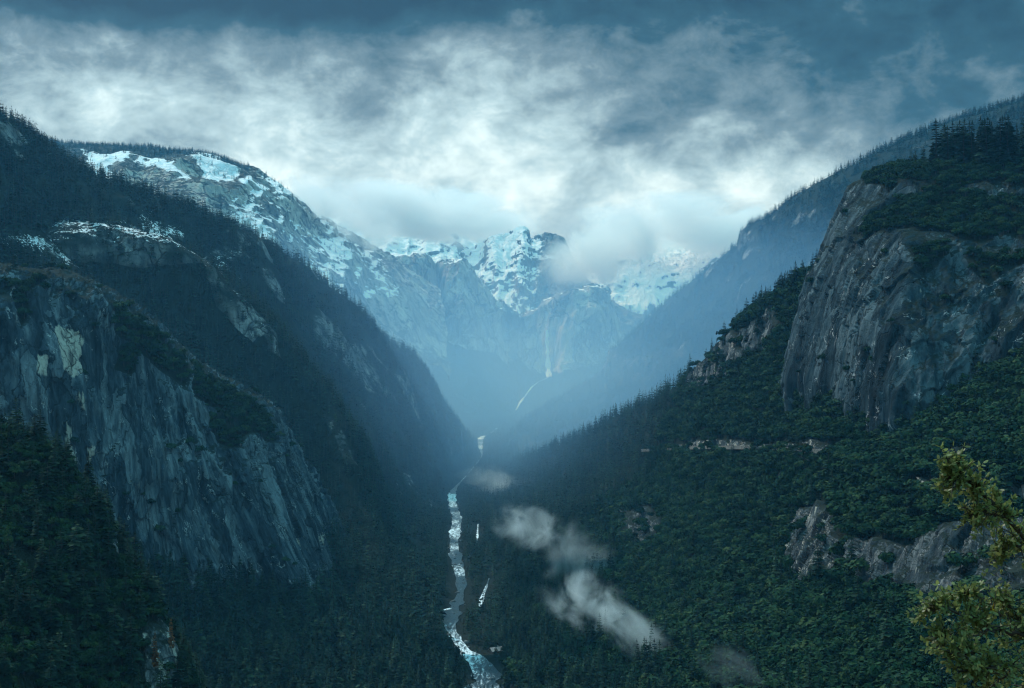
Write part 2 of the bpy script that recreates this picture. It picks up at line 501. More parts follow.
CPALE = [([(52, 335), (68, 328), (80, 335), (80, 375), (70, 382), (56, 370)], 1.0), ([(28, 352), (40, 354), (42, 378), (30, 376)], 0.8), ([(60, 425), (70, 430), (72, 465), (62, 458)], 0.9),
         ([(10, 305), (15, 305), (16, 335), (10, 330)], .6), ([(70, 395), (80, 398), (80, 415), (70, 412)], .55), ([(84, 450), (92, 452), (92, 470), (84, 466)], .7),
         ([(295, 538), (300, 535), (302, 548), (296, 548)], .8), ([(312, 528), (317, 525), (318, 545), (313, 545)], .7), ([(128, 482), (140, 482), (136, 492), (126, 490)], .5)]
CBRUSH = [[(195, 372), (235, 395), (268, 420), (272, 440), (245, 438), (225, 450), (205, 430), (225, 415), (190, 395)], [(110, 302), (150, 330), (190, 372), (185, 392), (140, 352), (112, 330)],
          [(-150, 272), (45, 285), (48, 294), (-150, 290)], [(10, 300), (30, 295), (34, 315), (18, 325)], [(118, 340), (135, 350), (130, 378), (118, 372)]]


def m_cliff(px, py, P, N):
    w = 13 * fbm(fr(P, 30), 6, 51)
    r = np.ones(px.shape)
    for q in CBRUSH:
        r = r * (1 - poly_mask(px + w, py + w, q, 4))
    pale = np.zeros(px.shape)
    for q, s in CPALE:
        pale = np.maximum(pale, s * poly_mask(px + 0.8 * w, py + w, q, 4))
    return dict(rock=r, pale=pale, lean=0.48 * sstep(90, 210, px))


def d_cliff(P, mk, px, py):
    # slabs and cracks lean the way the whole face leans
    Q = P.copy()
    Q[..., 0] = P[..., 0] + 0.42 * P[..., 2] * sstep(-350, -260, P[..., 0])
    return mk['rock'] * (5 * blocks(fr(Q, 52, 0.22), 251) + 2.4 * blocks(fr(Q, 18, 0.18), 254) + 9 * ridged(fr(Q, 68, 0.16), 5, 61) + 4.5 * ridged(fr(Q, 17, 0.18), 4, 64)) + 2.5 * fbm(fr(P, 40), 4, 67)


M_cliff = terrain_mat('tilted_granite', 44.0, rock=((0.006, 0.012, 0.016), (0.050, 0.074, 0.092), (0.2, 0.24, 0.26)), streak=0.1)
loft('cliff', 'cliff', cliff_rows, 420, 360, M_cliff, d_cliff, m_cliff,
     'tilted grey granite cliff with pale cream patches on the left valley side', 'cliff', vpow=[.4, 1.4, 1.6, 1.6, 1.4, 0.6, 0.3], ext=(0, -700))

# --- the wooded knoll in front of it
crest = [(-160, 405, 790), (-60, 415, 780), (0, 428, 770), (45, 452, 762), (84, 492, 754), (104, 530, 746), (130, 574, 738), (158, 622, 728), (176, 662, 718), (188, 705, 706), (205, 770, 690), (225, 850, 670)]
kn = [[(x - 80, y + 230, Y - 170) for x, y, Y in crest], [(x - 62, y + 150, Y - 115) for x, y, Y in crest], [(x - 34, y + 72, Y - 58) for x, y, Y in crest],
      [(x - 10, y + 18, Y - 16) for x, y, Y in crest], crest, [(x + 10, y + 14, Y + 40) for x, y, Y in crest], [(x + 30, y + 60, Y + 130) for x, y, Y in crest], [(x + 60, y + 170, Y + 240) for x, y, Y in crest]]


def m_knoll(px, py, P, N):
    w = 5 * fbm(fr(P, 10), 4, 71)
    r = np.zeros(px.shape)
    for q in ([(138, 630), (160, 620), (180, 660), (182, 700), (150, 690)], [(16, 500), (24, 500), (24, 516), (16, 514)], [(40, 555), (52, 553), (52, 570), (42, 572)],
              [(108, 535), (118, 545), (122, 568), (112, 560)]):
        r = np.maximum(r, poly_mask(px + w, py + w, q, 4))
    return dict(rock=r, pale=0.4 * r)


loft('knoll', 'hill', kn, 260, 170, M_slope, lambda P, mk, px, py: 5 * fbm(fr(P, 45), 5, 73) + 2.5 * mk['rock'] * ridged(fr(P, 12, .4), 4, 75), m_knoll,
     'dark wooded knoll below the tilted cliff at the lower left corner', 'hill', vpow=[1.2, 1.2, 1, .6, .5, .6, .6], ext=(0, -400))

# --- the long mountainside on the left, from the river to its skyline
left_rows = [
    list(zip([455, 400, 340, 270, 190, 100, 0, -120], [770] * 8, [1175, 1160, 1140, 1110, 1060, 1000, 940, 880])),
    list(zip([450, 395, 335, 265, 190, 100, 0, -120], [688] * 8, [1447, 1400, 1350, 1300, 1240, 1180, 1120, 1060])),
    list(zip([435, 380, 320, 255, 185, 100, 0, -120], [600] * 8, [1944, 1800, 1680, 1560, 1450, 1350, 1250, 1150])),
    list(zip([437, 392, 340, 280, 200, 100, 0, -120], [530, 528, 525, 522, 515, 505, 490, 475], [2676, 2400, 2150, 1920, 1740, 1560, 1420, 1320])),
    list(zip([440, 402, 352, 292, 212, 105, 0, -120], [490, 473, 456, 440, 420, 400, 375, 350], [3409, 2900, 2550, 2250, 2020, 1820, 1650, 1520])),
    list(zip([452, 424, 385, 322, 232, 118, 0, -120], [465, 432, 408, 375, 338, 310, 270, 235], [4130, 3600, 3250, 2850, 2450, 2200, 2000, 1850])),
    list(zip([480, 441, 403, 336, 251, 131, 0, -120], [449, 405, 356, 303, 246, 201, 122, 68], [4800, 4400, 4000, 3500, 3000, 2650, 2400, 2250])),
    list(zip([470, 436, 410, 345, 262, 140, 10, -110], [458, 425, 385, 325, 262, 220, 142, 90], [5300, 4900, 4500, 4000, 3500, 3100, 2850, 2700])),
    list(zip([460, 430, 412, 350, 280, 150, 20, -100], [470, 445, 430, 400, 350, 300, 240, 200], [6000, 5500, 5200, 4700, 4200, 3800, 3500, 3300])),
]
SNOWBAND = [(0, 228), (60, 222), (110, 216), (150, 215), (190, 238), (200, 262), (150, 262), (100, 258), (60, 258), (0, 250)]
SNOW2 = [(-150, 180), (38, 180), (45, 205), (-150, 205)]
SNOW3 = [(205, 245), (235, 255), (262, 300), (230, 300), (212, 275)]
ROCKD = [(300, 310), (330, 318), (360, 360), (395, 400), (380, 405), (345, 380), (310, 345)]
ROCKD2 = [(235, 300), (265, 310), (275, 345), (250, 345)]


def m_left(px, py, P, N):
    w = 14 * fbm(fr(P, 60), 4, 81)
    sn = 0.62 * poly_mask(px + w, py + w, SNOWBAND, 14)
    sn = np.maximum(sn, 0.42 * poly_mask(px + w, py + w, SNOW2, 12))
    sn = np.maximum(sn, 0.36 * poly_mask(px + w, py + w, SNOW3, 12))
    r = 0.55 * poly_mask(px + w, py + w, SNOWBAND, 14)
    r = np.maximum(r, 0.56 * sstep(0.18, 0.4, fbm(P / np.array([70, 110, 240]), 5, 281)) * (P[..., 1] > 2300))
    r = np.maximum(r, 0.6 * poly_mask(px + w, py + w, ROCKD, 10))
    r = np.maximum(r, 0.5 * poly_mask(px + w, py + w, ROCKD2, 10))
    r = np.maximum(r, 0.5 * poly_mask(px + w, py + w, [(318, 415), (345, 430), (355, 455), (335, 450)], 6))
    return dict(rock=r, snow=sn)


def d_left(P, mk, px, py):
    far = sstep(1400, 2600, P[..., 1])
    return (6 + 34 * far) * fbm(fr(P, 320), 6, 83) + far * 16 * (ridged(fr(P, 150, .4), 4, 86)) * (0.25 + mk['rock'])


loft('left', 'mountain', left_rows, 420, 460, M_mid, d_left, m_left,
     'dark forested mountainside with a band of broken snow behind the tilted left cliff', 'mountain', vpow=[.8, 1.6, 1.4, 1.2, 1.4, 2.2, .8, .4], ext=(-1, -1300))

# --- the darker spur standing out from it
sc_ = [(60, 228, 2300), (150, 240, 2330), (212, 268, 2360), (250, 304, 2370), (288, 347, 2360), (322, 396, 2330), (346, 438, 2270), (358, 478, 2190), (372, 532, 2080), (385, 590, 1900)]
spur_rows = [[(x - 150, y + 190, Y - 330) for x, y, Y in sc_], [(x - 90, y + 105, Y - 190) for x, y, Y in sc_], [(x - 34, y + 36, Y - 70) for x, y, Y in sc_],
             sc_, [(x + 14, y + 14, Y + 180) for x, y, Y in sc_], [(x + 45, y + 90, Y + 700) for x, y, Y in sc_]]


def m_spur(px, py, P, N):
    w = 10 * fbm(fr(P, 60), 4, 181)
    r = 0.62 * poly_mask(px + w, py + w, [(320, 412), (340, 424), (358, 470), (340, 462)], 6)
    r = np.maximum(r, 0.55 * poly_mask(px + w, py + w, [(255, 318), (275, 330), (285, 362), (262, 350)], 6))
    sn = 0.40 * poly_mask(px + w, py + w, [(-40, 236), (100, 222), (180, 236), (206, 262), (150, 268), (60, 262), (-40, 262)], 12)
    sn = np.maximum(sn, 0.3 * poly_mask(px + w, py + w, [(205, 262), (235, 290), (270, 330), (245, 335), (212, 300)], 8))
    return dict(rock=np.maximum(r, 0.5 * (sn > .1)), snow=sn)


loft('spur', 'mountain', spur_rows, 300, 200, M_mid, lambda P, mk, px, py: 26 * fbm(fr(P, 200), 6, 183) + 10 * ridged(fr(P, 70, .5), 4, 185) * (.3 + mk['rock']), m_spur,
     'darker wooded spur with broken snow running down between the left cliff and the hazy mountainside', 'mountain', vpow=[.8, 1.2, 1, .4, .3], ext=(0, -500))

# --- the snowy dome beyond it
ex = [-60, 30, 60, 100, 150, 200, 226, 255, 276, 300, 330, 362, 400, 440]
ey = [140, 140, 145, 147, 149, 155, 162, 175, 190, 208, 228, 246, 266, 292]
eY = [6300, 6300, 6300, 6300, 6300, 6300, 6350, 6400, 6450, 6550, 6650, 6800, 7000, 7200]
dome2 = [
    [(x + 10, max(300, y + 90), Y - 1300) for x, y, Y in zip(ex, ey, eY)],
    [(x + 4, y + 75, Y - 900) for x, y, Y in zip(ex, ey, eY)],
    [(x + 2, y + 42, Y - 640) for x, y, Y in zip(ex, ey, eY)],
    [(x, y + 18, Y - 420) for x, y, Y in zip(ex, ey, eY)],
    list(zip(ex, ey, eY)),
    [(x + 4, y + 10, Y + 700) for x, y, Y in zip(ex, ey, eY)],
    [(x + 4, y + 80, Y + 1500) for x, y, Y in zip(ex, ey, eY)],
]
ES = [([(88, 158), (120, 155), (130, 165), (112, 172), (108, 182), (97, 176)], .9), ([(190, 155), (215, 160), (235, 175), (232, 182), (212, 176)], .9), ([(120, 160), (165, 165), (190, 180), (185, 184), (160, 172)], .45),
      ([(240, 185), (270, 180), (300, 205), (340, 235), (380, 262), (400, 300), (330, 300), (280, 262), (250, 230)], .33), ([(215, 205), (250, 200), (262, 232), (225, 222)], .32)]


def m_e(px, py, P, N):
    w = 6 * fbm(fr(P, 110), 4, 91)
    sn = np.zeros(px.shape)
    for q, s in ES:
        sn = np.maximum(sn, s * poly_mask(px + w, py + w, q, 5))
    sn = np.maximum(sn, 0.035)
    r = sstep(150, 166, py + w - 0.12 * np.maximum(px - 200, 0) * 3)
    return dict(rock=np.clip(np.maximum(r, sstep(235, 260, px)), 0, 1), snow=sn)


loft('snowdome', 'mountain', dome2, 300, 200, M_far, lambda P, mk, px, py: 34 * ridged(P / np.array([210, 330, 800]), 5, 93) * (0.3 + mk['rock']) + 14 * fbm(fr(P, 120, .5), 4, 95), m_e,
     'far grey dome with snow patches and a level wooded top on the left skyline', 'mountain', vpow=[.4, 1.3, 1.2, 1, .5, .3], ext=(0, -2500))

# --- the cathedral cliffs closing the valley
fx = [318, 350, 372, 396, 424, 434, 446, 462, 476, 491, 506, 520, 540, 565, 590, 603, 612, 622, 660]
fy = [300, 274, 264, 257, 258, 267, 265, 264, 286, 299, 309, 317, 308, 297, 289, 291, 315, 338, 350]
ff = [318, 318, 318, 322, 330, 334, 338, 344, 348, 352, 357, 363, 372, 372, 366, 360, 362, 370, 380]
fY = [7500, 7450, 7450, 7450, 7500, 7560, 7540, 7500, 7500, 7560, 7640, 7700, 7680, 7560, 7560, 7600, 7700, 7800, 7900]
fdeep = [0, 0, 10, 30, 10, 90, 0, -40, -20, 40, 90, 100, 70, 40, 10, 20, 60, 80, 80]
cath = [
    [(x, 419, 6750) for x in fx],
    [(x, 0.55 * 419 + 0.45 * f, 7000) for x, f in zip(fx, ff)],
    [(x, f, Y - 230 + d) for x, f, Y, d in zip(fx, ff, fY, fdeep)],
    [(x, 0.55 * f + 0.45 * y, Y - 160 + d) for x, f, y, Y, d in zip(fx, ff, fy, fY, fdeep)],
    [(x, 0.15 * f + 0.85 * y, Y - 70 + .5 * d) for x, f, y, Y, d in zip(fx, ff, fy, fY, fdeep)],
    list(zip(fx, fy, fY)),
    [(x + 3, y + 12, Y + 350) for x, y, Y in zip(fx, fy, fY)],
    [(x + 6, y + 90, Y + 800) for x, y, Y in zip(fx, fy, fY)],
]


def m_f(px, py, P, N):
    foot = np.interp(px, fx, ff)
    w = 7 * fbm(fr(P, 130), 4, 101)
    r = 1 - sstep(-5, 5, py + w - foot - 2)
    top = np.interp(px, fx, fy)
    return dict(rock=r, snow=np.where(py < top + 6, 0.12, 0.0) + 0.2 * poly_mask(px, py, [(395, 318), (420, 320), (425, 335), (400, 335)], 5), pale=0.04 * r)


loft('cathedral', 'mountain', cath, 420, 240, M_far,
     lambda P, mk, px, py: mk['rock'] * (16 * blocks(fr(P, 130, .2), 261) + 30 * ridged(fr(P, 210, .13), 4, 103) + 14 * ridged(fr(P, 60, .15), 3, 105)) + 18 * fbm(fr(P, 160), 4, 107), m_f,
     'pale vertical cliffs with the thin waterfall closing the far end of the valley', 'mountain', vpow=[.9, .9, 1.5, 1.2, .6, .3, .3])

# --- the notched snowy peak behind them
gx = [420, 445, 462, 480, 494, 506, 515, 521, 526, 531, 540, 549, 558, 565, 572, 582, 595, 615, 640]
gy = [290, 268, 256, 246, 240, 238, 234, 231, 232, 241, 238, 236, 240, 249, 266, 280, 292, 305, 320]
peak = [
    [(x, 345, 8100) for x in gx],
    [(x, 0.5 * y + 172, 8450) for x, y in zip(gx, gy)],
    [(x, 0.8 * y + 69, 8700) for x, y in zip(gx, gy)],
    [(x, y, 9000) for x, y in zip(gx, gy)],
    [(x + 2, y + 14, 9350) for x, y in zip(gx, gy)],
    [(x + 2, y + 110, 9800) for x, y in zip(gx, gy)],
]
loft('peak', 'mountain', peak, 240, 150, M_snow, lambda P, mk, px, py: 60 * ridged(P / np.array([230, 420, 900]), 5, 111) - 20 + 20 * ridged(P / np.array([60, 90, 170]), 4, 113),
     lambda px, py, P, N: dict(rock=np.ones(px.shape), snow=0.3 + 0.35 * fbm(fr(P, 420), 5, 115) - 0.26 * sstep(505, 550, px) - 0.2 * sstep(262, 300, py)),
     'jagged snow dusted granite peak with a notched summit in the far centre', 'mountain', vpow=[1, 1.4, 1, .4, .3])

# --- the snowfields at the head of the valley
sx = [300, 340, 365, 385, 410, 440, 470, 500, 540, 575, 592, 604, 618, 640, 662, 680, 700, 722, 760, 820]
sy = [225, 216, 215, 219, 223, 221, 234, 244, 250, 262, 258, 246, 239, 236, 239, 244, 243, 240, 244, 250]
srange = [
    [(x, 345, 9600) for x in sx],
    [(x, 0.5 * y + 172, 10000) for x, y in zip(sx, sy)],
    [(x, 0.8 * y + 69, 10400) for x, y in zip(sx, sy)],
    [(x, y, 10900) for x, y in zip(sx, sy)],
    [(x, y + 12, 11300) for x, y in zip(sx, sy)],
    [(x, y + 110, 11900) for x, y in zip(sx, sy)],
]
loft('range', 'mountain', srange, 300, 130, M_snow, lambda P, mk, px, py: 70 * ridged(P / np.array([280, 520, 1000]), 5, 121) - 25 + 24 * ridged(P / np.array([80, 110, 240]), 4, 123),
     lambda px, py, P, N: dict(rock=np.ones(px.shape), snow=0.36 + 0.3 * fbm(fr(P, 500), 4, 125)),
     'bright snowfields of the distant range under the clouds at the valley head', 'mountain', vpow=[1, 1.4, 1, .4, .3])

# --- the long blue ridge on the right
hx = [505, 518, 534, 562, 590, 604, 608, 616, 640, 662, 690, 720, 739, 743, 751, 766, 776, 800, 850, 900, 960, 1024, 1190]
hy = [444, 428, 413, 397, 378, 364, 351, 346, 326, 307, 285, 263, 249, 236, 227, 221, 214, 196, 169, 146, 121, 103, 66]
hY = np.interp(hx, [505, 534, 610, 740, 1024, 1190], [5150, 5900, 6300, 5600, 4700, 4400])
ridge_rows = [
    [(x, np.interp(x, [505, 600, 740, 850, 1024, 1190], [452, 470, 460, 440, 420, 400]), np.interp(x, [505, 600, 740, 1024, 1190], [4700, 3800, 3300, 2900, 2700])) for x in hx],
    [(x, max(y + 6, np.interp(x, [505, 600, 740, 850, 1024, 1190], [449, 420, 372, 310, 240, 190])), np.interp(x, [505, 600, 740, 1024, 1190], [4900, 4900, 4400, 3800, 3600])) for x, y in zip(hx, hy)],
    [(x, y + 3 + np.interp(x, [505, 560, 740, 1024], [1, 12, 45, 45]), Y - 400) for x, y, Y in zip(hx, hy, hY)],
    [(x, y, Y) for x, y, Y in zip(hx, hy, hY)],
    [(x + 6, y + 14, Y + 600) for x, y, Y in zip(hx, hy, hY)],
    [(x + 6, y + 140, Y + 1500) for x, y, Y in zip(hx, hy, hY)],
]
RH = [[(600, 345), (618, 350), (612, 372), (598, 372)], [(736, 232), (752, 226), (750, 250), (738, 255)], [(600, 350), (660, 355), (650, 380), (590, 400), (560, 415), (575, 390)], [(640, 350), (700, 340), (690, 370), (650, 380)]]


def m_h(px, py, P, N):
    w = 10 * fbm(fr(P, 120), 4, 131)
    r = np.zeros(px.shape)
    for q, s in zip(RH, (1, 1, .5, .45)):
        r = np.maximum(r, s * poly_mask(px + w, py + w, q, 6))
    r = np.maximum(r, 0.55 * sstep(0.22, 0.42, fbm(P / np.array([90, 140, 260]), 5, 283)))
    return dict(rock=r)


loft('ridge', 'mountain', ridge_rows, 380, 240, M_mid, lambda P, mk, px, py: 22 * fbm(fr(P, 380), 6, 133) + 14 * mk['rock'] * ridged(fr(P, 80, .4), 4, 135), m_h,
     'long hazy blue forested ridge with a square notch behind the right dome', 'mountain', vpow=[.5, 1.2, 1.2, .4, .3], ext=(-1, 1800))

# --- the valley floor: one sheet out to the horizon
RIVER = [(497, 705, 60), (484, 690, 56), (487, 676, 46), (479, 662, 42), (467, 652, 34), (457, 640, 18), (450, 626, 26), (452, 612, 30), (460, 596, 16), (461, 580, 17), (457, 562, 20), (454, 546, 22),
         (455, 532, 20), (457, 518, 17), (453, 506, 15), (452, 494, 17), (456, 487, 6), (466, 476, 1.5), (476, 464, 1.5), (482, 455, 2), (480, 446, 9), (481, 438, 11), (489, 434, 3), (496, 431, 12), (497, 428, 4)]
SIDE = [(489, 578, 2), (487, 585, 4), (483, 595, 8), (481, 602, 8), (479, 608, 3)]
SIDE2 = [(478, 524, 2), (477.5, 532, 3.5), (477, 540, 3.5), (476, 545, 2)]
BRANCH = [(418, 618, 4), (428, 614, 6), (440, 611, 7), (452, 608, 8)]


def on_floor(pts, z=0.0):
    a = np.array(pts, float)
    a[:, 2] *= 0.52
    Y = (CAMZ - z) * F / (a[:, 1] - CY)
    return np.stack([(a[:, 0] - CX) / F * Y, Y, a[:, 2] / F * Y], -1)


RIV = [on_floor(q) for q in (RIVER, SIDE, SIDE2, BRANCH)]


def river_dist(P):
    d = np.full(len(P), 1e9)
    for q in RIV:
        for a, b in zip(q[:-1], q[1:]):
            e = b[:2] - a[:2]
            t = np.clip(((P[:, :2] - a[:2]) @ e) / (e @ e), 0, 1)
            dd = np.hypot(*(P[:, :2] - a[:2] - t[:, None] * e).T) - 0.5 * (a[2] + (b[2] - a[2]) * t)
            d = np.minimum(d, dd)
    return d


def floor_z(P):
    return -2.0 + 0 * P[..., 0]


gxs = np.concatenate([np.linspace(-20000, -1200, 24), np.linspace(-1000, 1000, 160), np.linspace(1200, 20000, 24)])
gys = np.concatenate([np.linspace(-20000, -600, 16), np.linspace(-300, 900, 20), np.linspace(950, 8000, 420), np.linspace(8300, 24000, 20)])
GX, GY = np.meshgrid(gxs, gys)
FP = np.stack([GX, GY, np.zeros(GX.shape)], -1)
rd = river_dist(FP.reshape(-1, 3)).reshape(GX.shape)
FP[..., 2] = np.where(np.abs(GX) < 1200, -1.6 + 2.0 * sstep(-3, 14, rd) + 0.9 * fbm(FP / 40.0, 4, 141), -2.0)
M_floor = terrain_mat('valley_ground', 40.0, ground=((0.008, 0.013, 0.010), (0.024, 0.028, 0.02)), rock=((0.02, 0.024, 0.026), (0.055, 0.062, 0.064), (0.16, 0.165, 0.165)))
fo = obj('valley_ground', mesh_from('valley_ground', FP.reshape(-1, 3), grid_quads(*GX.shape), M_floor,
                                    {'rock': 0.55 * (1 - sstep(1, 5, rd)), 'snow': np.zeros(GX.shape), 'pale': np.zeros(GX.shape)}))
tag(fo, 'flat wooded valley floor beside the river', 'ground', kind='structure')

# --- water
mw, nt = new_mat('white_river_water')
g = G(nt)
geo = g.n('ShaderNodeNewGeometry')
nfo = g.noise(g.stretch(geo.outputs['Position'], (0.22, 0.05, 0.1)), 1.0, 8, 0.74, 0.9)
fm = g.map01(g.math('ADD', nfo, g.math('MULTIPLY', g.attr('foam'), 0.24)), 0.575, 0.77)
wc = g.mix(fm, (0.012, 0.035, 0.045), (0.84, 0.88, 0.9))
rg = g.math('ADD', 0.3, g.math('MULTIPLY', fm, 0.5))
bmp = g.n('ShaderNodeBump', ins={'Strength': 1.0, 'Distance': 2.5, 'Height': nfo})
b = g.n('ShaderNodeBsdfPrincipled', ins={'Base Color': wc, 'Roughness': rg, 'Normal': bmp.outputs[0]})
b.inputs['Specular IOR Level'].default_value = 0.14
g.out(b.outputs[0])


def ribbon(name, path, z, mat, nsub=10, ncross=9, foam=0.5, wob=0.22, seed=0):
    A = catmull(np.asarray(path), len(path) * nsub)
    C, W = A[:, :2], A[:, 2]
    T = np.gradient(C, axis=0)
    T /= np.linalg.norm(T, axis=1, keepdims=True)
    Nn = np.stack([-T[:, 1], T[:, 0]], -1)
    s = np.linspace(-0.5, 0.5, ncross)
    w1 = 1 + wob * 2 * vnoise(np.stack([C[:, 0] / 25, C[:, 1] / 25, 0 * W], -1), seed)
    V = C[:, None] + Nn[:, None] * (W * w1)[:, None, None] * s[None, :, None]
    zz = z + 0.12 * vnoise(np.concatenate([V / 3.0, np.zeros(V.shape[:2] + (1,))], -1), seed + 5)
    V = np.concatenate([V, zz[..., None]], -1)
    fo = np.full(V.shape[:2], foam) + 0.9 * vnoise(np.concatenate([V[..., :2] / 70.0, np.zeros(V.shape[:2] + (1,))], -1), seed + 9)
    q = grid_quads(*V.shape[:2])
    me = mesh_from(name, V.reshape(-1, 3), q, mat, {'foam': fo})
    return obj(name, me)


tag(ribbon('river', RIV[0], 0.0, mw, foam=0.35, seed=1), 'white water river winding along the valley floor', 'river', kind='structure')
tag(ribbon('river_channel', RIV[1], 0.004, mw, foam=0.7, seed=2), 'short bright side channel beside the river bend', 'river', kind='structure')
tag(ribbon('river_channel', RIV[2], 0.004, mw, foam=0.5, seed=3), 'small side channel of the river farther up the valley', 'river', kind='structure')
tag(ribbon('river_channel', RIV[3], 0.008, mw, foam=0.45, seed=4), 'white riffle joining the river from its left bank', 'river', kind='structure')


def strip(name, pts, mat, lift=(0, 0, 0), ncross=5, sub=8, thick=6.0, seed=0):
    """Falling or running water: a rounded band through (px, py, Y, width in px)."""
    A = catmull(np.array(pts, float), len(pts) * sub)
    P = at(A[:, 0], A[:, 1], A[:, 2]) + np.array(lift)
    W = A[:, 3] / F * A[:, 2]
    W = W * (1 + 0.5 * vnoise(np.stack([P[:, 2] / 18, 0 * W, 0 * W], -1), seed))
    s = np.linspace(-1, 1, ncross)
    V = np.repeat(P[:, None], ncross, 1)
    V[..., 0] += 0.5 * W[:, None] * s + 1.5 * vnoise(np.stack([P[:, 2] / 12, P[:, 0] / 50, 0 * W], -1), seed + 2)[:, None]
    V[..., 1] -= thick * np.sqrt(np.clip(1 - s * s, 0, 1))
    me = mesh_from(name, V.reshape(-1, 3), grid_quads(*V.shape[:2]), mat)
    return obj(name, me)


mf = plain_mat('falling_water', (0.85, 0.88, 0.9), (0.95, 0.96, 0.97), 0.06, 0.6)


def face_depth(key, px, py):
    """Depth of a landform's visible surface at a sight line."""
    L = LOFTS[key]
    qx, qy = proj(L['P'])
    d = (qx - px) ** 2 + (qy - py) ** 2
    i = np.argsort(d.ravel())[:6]
    return L['P'][..., 1].ravel()[i].min()


fall = [(547 + dx, y, face_depth('cathedral', 547, y) - 22, w) for dx, y, w in ((0, 330, 2.2), (0, 338, 2.4), (0.3, 346, 2.7), (0.6, 354, 3.0), (1.0, 362, 3.6), (1.6, 370, 4.6), (2, 377, 6))]
tag(strip('waterfall', fall, mf, seed=4), 'tall thin white waterfall dropping down the pale far cliff', 'waterfall', kind='structure')
stream = [(x, y, face_depth('cathedral', x, y) - 10, w) for x, y, w in ((549, 377, 2.4), (545, 379, 1.8), (538, 382, 1.3), (531, 388, 1.8), (525, 396, 1.5), (520, 403, 2), (516, 410, 1.2))]
tag(strip('stream', stream, mf, seed=9), 'pale stream running down from the foot of the waterfall', 'stream', kind='structure')


# ------------------------------------------------------------------ trees
def cards(V, Q, c, d, n, ln, wd, bend=0.0):
    """One drooping spray: a kite of two triangles' worth of quad from c along d, n its up side."""
    s = np.cross(d, n)
    s /= np.linalg.norm(s) + 1e-9
    k = len(V)
    V += [c, c + d * ln * 0.55 + s * wd + n * bend * 0.3, c + d * ln - n * bend, c + d * ln * 0.55 - s * wd + n * bend * 0.3]
    Q.append((k, k + 1, k + 2, k + 3))


def conifer_mesh(name, seed, whorls, per, width, gap=0.12, ragged=0.35):
    r = np.random.default_rng(seed)
    V, Q = [], []
    for i in range(whorls):
        t = (i + r.random() * 0.5) / whorls
        h = gap + (1 - gap) * t ** 0.9
        rad = width * (1 - t) ** 0.75 * (1 + ragged * (r.random() - 0.5)) + 0.012
        ph = r.random() * 6.28
        for j in range(per):
            if r.random() < 0.12:
                continue
            a = ph + 6.283 * (j + 0.5 * r.random()) / per
            ln = rad * (0.7 + 0.5 * r.random())
            d = np.array([math.cos(a), math.sin(a), -0.28 - 0.35 * r.random() + 0.5 * t])
            d /= np.linalg.norm(d)
            n = np.array([0, 0, 1.0]) + 0.35 * r.normal(size=3)
            n -= d * (n @ d)
            n /= np.linalg.norm(n)
            cards(V, Q, np.array([0, 0, h]), d, n, ln, ln * 0.32, 0.04 * ln)
    # leading shoot
    for a in (0, 1.57):
        k = len(V)
        V += [np.array([-.012 * math.cos(a), -.012 * math.sin(a), .93]), np.array([.012 * math.cos(a), .012 * math.sin(a), .93]), np.array([.002, 0, 1.03]), np.array([-.002, 0, 1.03])]
        Q.append((k, k + 1, k + 2, k + 3))
    return np.array(V), np.array(Q)


def tube(pts, rads, n=6):
    pts = np.asarray(pts, float)
    T = np.gradient(pts, axis=0)
    T /= np.linalg.norm(T, axis=1, keepdims=True) + 1e-9
    ref = np.array([0.0, 0, 1]) if abs(T[:, 2]).mean() < 0.8 else np.array([1.0, 0, 0])
    A = np.cross(T, ref)
    A /= np.linalg.norm(A, axis=1, keepdims=True) + 1e-9
    B = np.cross(T, A)
    th = np.linspace(0, 2 * math.pi, n, endpoint=False)
    V = pts[:, None] + np.asarray(rads, float)[:, None, None] * (np.cos(th)[None, :, None] * A[:, None] + np.sin(th)[None, :, None] * B[:, None])
    i = np.arange(len(pts) * n).reshape(len(pts), n)
    j = np.roll(i, -1, 1)
    Q = np.stack([i[:-1], j[:-1], j[1:], i[1:]], -1).reshape(-1, 4)
    return V.reshape(-1, 3), Q


def merge(*vq):
    V, Q, k = [], [], 0
    for v, q in vq:
        V.append(v)
        Q.append(np.asarray(q) + k)
        k += len(v)
    return np.concatenate(V), np.concatenate(Q)


def oak_mesh(seed, n=420, lumps=9):
    """A round evergreen oak of unit height: leaf sprays over several lobes, gaps between."""
    r = np.random.default_rng(seed)
    V, Q = [], []
    L = []
    for i in range(lumps):
        a = 6.283 * i / lumps + r.random()
        rr = 0.34 * math.sqrt(r.random()) + (0.06 if i else 0)
        L.append((np.array([rr * math.cos(a), rr * math.sin(a), 0.42 + 0.42 * r.random() * (1 - rr)]), 0.17 + 0.11 * r.random()))
    for i in range(n):
        c, R = L[r.integers(lumps)]
        d = r.normal(size=3)
        d[2] = abs(d[2]) * 0.9 - 0.25
        d /= np.linalg.norm(d)
        p = c + d * R * (0.75 + 0.35 * r.random()) * np.array([1, 1, 0.95])
        nn = d + 0.45 * r.normal(size=3) + np.array([0, 0, 0.35])
        nn /= np.linalg.norm(nn)
        t = np.cross(nn, r.normal(size=3))
        t /= np.linalg.norm(t)
        b = np.cross(nn, t)
        s = 0.045 + 0.045 * r.random()
        k = len(V)
        V += [p - t * s - b * s * .6, p + t * s * .9 - b * s * .7, p + t * s + b * s * .8, p - t * s * .7 + b * s]
        Q.append((k, k + 1, k + 2, k + 3))
    return np.array(V), np.array(Q)


